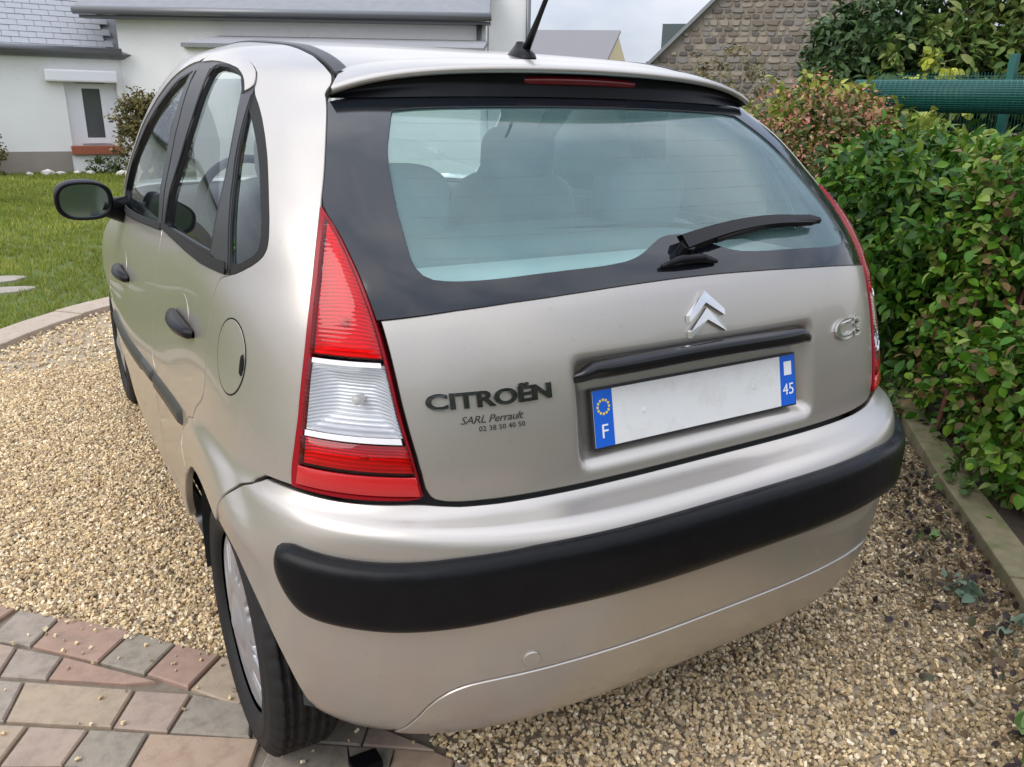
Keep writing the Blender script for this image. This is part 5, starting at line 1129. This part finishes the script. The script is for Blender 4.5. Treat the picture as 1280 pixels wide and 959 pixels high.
shrub('flowering_shrub', 'rounded shrub covered in faded orange pink flower heads', 'shrub', [(3.85,2.60,.85,.62,.55,.62),(3.55,2.35,.6,.4,.4,.5),(4.15,2.55,1.1,.42,.42,.38)], 4200, (.035, .065), [(.10,.13,.035),(.15,.16,.05),(.08,.11,.03),(.20,.13,.06)], 'oval', 0, (3.85,2.6,.3,.3), 8)
fr_ = bpy.data.objects['flowering_shrub']; P, u = shell_points(5200, [(3.85,2.60,.90,.64,.57,.63),(3.55,2.35,.65,.42,.42,.5),(4.15,2.55,1.13,.43,.43,.39)], shell=.9); k = P[:, 2] > .70+.60*RNG.uniform(0, 1, len(P)); 
leaves_mesh('blossom', P[k], u[k], (.022, .040), [(.44,.17,.11),(.50,.22,.14),(.38,.14,.10),(.48,.27,.18),(.34,.17,.10)], small_leaf(), LEAFM, fr_)
shrub('yellow_green_shrub', 'yellow green leafy shrub between the flowering shrub and the green fence', 'shrub', [(4.50,2.85,1.12,.50,.45,.48),(4.62,2.50,1.05,.38,.38,.36),(4.15,3.15,1.1,.4,.4,.42)], 3600, (.05, .09), [(.24,.27,.04),(.30,.32,.06),(.18,.23,.04),(.12,.18,.03)], 'oval', 0, (4.5,2.7,.3,.3), 8)
shrub('hedge_top_growth', 'fresh yellow green shoots along the hedge below the green fence', 'shrub', [(3.55,1.35,1.06,.5,.38,.18),(3.95,1.20,1.05,.45,.4,.18),(3.3,.95,1.05,.36,.36,.17)], 2300, (.05, .10), [(.17,.24,.04),(.22,.28,.05),(.11,.18,.03),(.08,.14,.03)], 'lance', 0, (3.6,1.25,.3,.2), 8)
shrub('dry_shrub', 'dry brown twiggy shrub in front of the stone gable', 'shrub', [(5.6,5.2,1.2,.65,.6,.75),(5.1,5.6,.9,.5,.5,.7)], 2600, (.04, .075), [(.16,.13,.06),(.20,.16,.08),(.12,.11,.045),(.13,.14,.05)], 'small', 0, (5.5,5.3,.35,.3), 22, r0=.010)
shrub('evergreen_bush', 'dark evergreen bush standing beside the stone house', 'tree', [(7.5,4.75,1.7,.90,.85,1.0),(6.95,4.8,1.2,.62,.62,.85),(8.1,4.4,1.3,.8,.8,1.0),(7.3,4.95,2.05,.55,.55,.45)], 12000, (.08, .14), [(.045,.085,.028),(.06,.105,.035),(.075,.125,.045),(.035,.07,.022)], 'mid', 0, (7.2,4.8,.3,.3), 10, r0=.03)
shrub('glossy_tree', 'tall glossy leaved tree behind the green mesh fence', 'tree', [(8.6,3.6,2.0,1.2,1.1,1.2),(8.0,4.2,2.2,1.0,1.0,1.1),(8.3,2.9,1.6,1.0,1.0,1.0),(7.4,4.0,1.5,.8,.8,.9),(9.2,2.9,1.6,1.1,1.1,1.3),(7.9,3.5,1.4,.8,.8,1.0),(9.9,2.2,2.0,1.2,1.2,1.4),(9.0,3.3,3.0,1.1,1.1,.9)], 26000, (.09, .16), [(.07,.125,.025),(.10,.165,.035),(.14,.19,.045),(.05,.095,.02),(.19,.22,.07)], 'mid', 0, (9.0,3.1,.4,.4), 12, r0=.045)
shrub('yellow_sapling', 'small upright sapling with bright yellow leaves before the dark trees', 'sapling', [(6.35,3.35,1.72,.14,.12,.19),(6.55,3.25,1.52,.20,.15,.13)], 260, (.06, .10), [(.42,.44,.06),(.34,.38,.05),(.26,.32,.05)], 'oval', 0, (6.4,3.3,.05,.05), 3)
shrub('twiggy_shrub', 'brown upright twiggy shrub under the cottage window', 'shrub', [(.92,15.2,.72,.46,.4,.75),(1.30,15.1,.80,.5,.4,.75),(1.05,15.2,1.05,.42,.4,.42)], 6500, (.05, .10), [(.18,.15,.05),(.24,.20,.08),(.13,.12,.04),(.10,.085,.04)], 'small', 0, (1.0,15.2,.3,.2), 64, mat('pale_twig', (.30,.235,.13), rough=.8), r0=.014)
shrub('clipped_conifer', 'narrow brownish conifer at the corner of the cottage plinth', 'shrub', [(-1.52,16.5,.5,.20,.2,.55)], 700, (.05, .09), [(.12,.11,.03),(.17,.15,.05),(.08,.10,.03)], 'small', 0, (-1.5,16.5,.05,.05), 4)
shrub('low_bush', 'small dark bush at the foot of the cottage wall below the sill', 'shrub', [(.38,16.6,.14,.32,.2,.20)], 500, (.05, .09), [(.06,.09,.02),(.09,.12,.03)], 'small', 0, (.38,16.6,.1,.1), 3)
WSTONE = mat('white_rockery_stone', (.62, .58, .52), rough=.85, var=(8, 1, (.72, .68, .62)))
for k, (x_, y_, s_) in enumerate([(-.62,16.55,.11),(-.42,16.5,.08),(-.12,16.6,.07),(.10,16.5,.08),(.62,16.2,.10),(.80,16.0,.12),(.95,15.7,.10),(-.95,16.6,.06)]):
    V_ = IV*(1+RNG.uniform(-.2, .2, (len(IV), 1)))*np.array([1.3, 1, .8])*s_+np.array([x_, y_, s_*.4]); tag(obj('rockery_stone', V_, IF, WSTONE), 'pale rounded rockery stone at the foot of the cottage wall', 'stone', 'rockery stones along the cottage wall')

# green mesh fence with a post
FG = mat('fence_green', (.010, .085, .070), rough=.4, spec=.5, var=(30, 1, (.014, .11, .09)))
fn = tag(empty('mesh_fence', (5.4, 2.0, 0)), 'dark green wire mesh fence panel with post behind the hedge', 'fence')
F0 = Vector((5.15, 3.05, 0)); F1 = Vector((6.5, .75, 0)); fd_ = (F1-F0).normalized(); Lf = (F1-F0).length
for z in np.linspace(1.40, 1.66, 14):
    mb = MB(); mb.tube([F0+Vector((0, 0, z)), F1+Vector((0, 0, z))], .0028, 5); mb.build('horizontal_wire', FG, fn)
mb = MB()
for s in np.arange(0, Lf, .022): mb.tube([F0+fd_*s+Vector((0, 0, .0)), F0+fd_*s+Vector((0, 0, 1.69))], .0024, 4, cap=False)
tag(mb.build('upright_wires', FG, fn), kind='stuff')
for s in (.95, 2.5):
    p = F0+fd_*s; mb = MB(); mb.box((p.x-.028, p.y-.028, 0), (p.x+.028, p.y+.028, 1.82 if s < 1 else 1.74)); mb.build('post', FG, fn, bevel=.004)
# rolled spare mesh standing on the panel's near end
ro = tag(empty('mesh_roll', (5.0, 2.3, 1.4)), 'roll of dark green mesh lying along the top of the hedge', 'mesh roll')
r0 = Vector((4.72, 2.92, 1.50)); r1 = Vector((5.55, 1.50, 1.50)); rd_ = (r1-r0).normalized(); ra = rd_.cross(Vector((0, 0, 1))); mb = MB()
for a in np.linspace(0, 2*math.pi, 40, endpoint=False):
    off_ = (ra*math.cos(a)+Vector((0, 0, 1))*math.sin(a))*.115; mb.tube([r0+off_, r1+off_], .0035, 4)
tag(mb.build('long_wires', FG, ro), kind='stuff')
mb = MB()
for s in np.linspace(0, (r1-r0).length, 46):
    ring = [r0+rd_*s+(ra*math.cos(a)+Vector((0, 0, 1))*math.sin(a))*.117 for a in np.linspace(0, 2*math.pi, 17)]; mb.tube(ring, .0035, 4, cap=False)
tag(mb.build('hoop_wires', FG, ro), kind='stuff')
mb = MB(); mb.tube([r0+rd_*.01, r1-rd_*.01], .105, 20); mb.build('inner_layer', FG, ro, smooth=True)

# ------------------------------------------------------------------ small plants and litter on the gravel by the edging
def weed(x, y, n, size, cols, label, kind='oval', name='weed'):
    root = tag(empty(name, (x, y, 0)), label, 'weed', 'weeds in the gravel'); P = np.stack([x+RNG.normal(0, size[1]*.35, n), y+RNG.normal(0, size[1]*.35, n), RNG.uniform(.005, .045, n)], 1); nr_ = P-np.array([x, y, -.03]); nr_ /= np.linalg.norm(nr_, axis=1)[:, None]
    om = attr_mat('weed_leaf', rough=.5, transl=.2, objrand=cols); leaf_objects(P, nr_, size, leaf_shape(kind), om, root, droop=.1)
WG = [(.10, .17, .05), (.16, .24, .07), (.07, .13, .04)]; BG = [(.10, .15, .10), (.14, .19, .13), (.07, .11, .07)]
WEEDS = [(None, 9, (.04, .075), WG, 'bright green seedling growing in the gravel near the dark leaf litter'), (None, 14, (.025, .05), BG, 'bushy bluish green weed in the gravel beside the edging board'), (None, 8, (.02, .04), BG, 'bluish green weed tuft in the gravel beside the edging board'), (None, 9, (.025, .05), BG, 'dull green weed rosette in the gravel next to the edging'), (None, 9, (.02, .04), WG, 'small pale weed at the edging board'), (None, 6, (.02, .035), WG, 'small pale weed on top of the edging board'), (None, 8, (.03, .05), WG, 'light green weed sprawling in the gravel')]
WXY = [(.708,-.912),(1.158,-.505),(1.166,-.452),(1.126,-.672),(1.40,-.235),(1.66,-.28),(1.0,-.80)]
for (w_, (x_, y_)) in zip(WEEDS, WXY): weed(x_, y_, w_[1], w_[2], w_[3], w_[4])
# fallen leaves: dark purple and brown, scattered along the edging
n = 900; s = RNG.uniform(0, 1, n); ex = np.interp(s, np.linspace(0, 1, len(KR[1:8])), [p[0] for p in KR[1:8]]); ey = np.interp(s, np.linspace(0, 1, len(KR[1:8])), [p[1] for p in KR[1:8]]); dd_ = np.abs(RNG.normal(0, .20, n))+.01
P = np.stack([ex-dd_*.72, ey+dd_*.69*.6, RNG.uniform(.008, .018, n)], 1); up = np.tile([0, 0, 1.], (n, 1))
tag(leaves_mesh('leaf_litter', P, up+RNG.normal(0, .2, (n, 3)), (.013, .034), [(.05, .034, .030), (.09, .06, .035), (.13, .09, .045), (.035, .024, .026), (.07, .07, .04)], leaf_shape('oval'), LEAFM, None, droop=-.1), 'dark fallen leaves scattered along the edging board', kind='stuff')
tag(leaves_mesh('leaf_litter', np.stack([.80+RNG.normal(0, .08, 60), -.93+RNG.normal(0, .05, 60), RNG.uniform(.008, .03, 60)], 1), np.tile([0, 0, 1.], (60, 1))+RNG.normal(0, .3, (60, 3)), (.02, .05), [(.04, .025, .03), (.07, .04, .03), (.03, .02, .02)], leaf_shape('oval'), LEAFM, None, droop=-.1), 'clump of dark rotting leaves beside the green seedling', kind='stuff')
# ground cover at the hedge foot
shrub('ground_cover', 'low trailing green plants at the foot of the hedge along the edging', 'ground cover', [(2.55,.55,.05,.28,.2,.14),(2.95,1.0,.05,.3,.3,.15),(2.30,.20,.05,.2,.2,.12),(1.95,-.15,.04,.2,.2,.10)], 900, (.025, .05), [(.07,.13,.03),(.11,.17,.04),(.05,.09,.02)], 'oval', 0, (2.5,.5,.2,.2), 4, r0=.005)
# small black object with a thin rod on the pavers under the bumper
bx = tag(empty('black_gadget', (-.60, -.235, .012)), 'small black object with a thin upright rod on the pavers under the bumper', 'gadget')
mb = MB(); mb.box((-.64, -.262, .010), (-.575, -.215, .030)); mb.build('body', BLACKP, bx, bevel=.006)
mb = MB(); mb.tube([(-.637, -.222, .02), (-.639, -.220, .062)], [.0026, .0018], 8); mb.build('rod', BLACKP, bx, smooth=True)
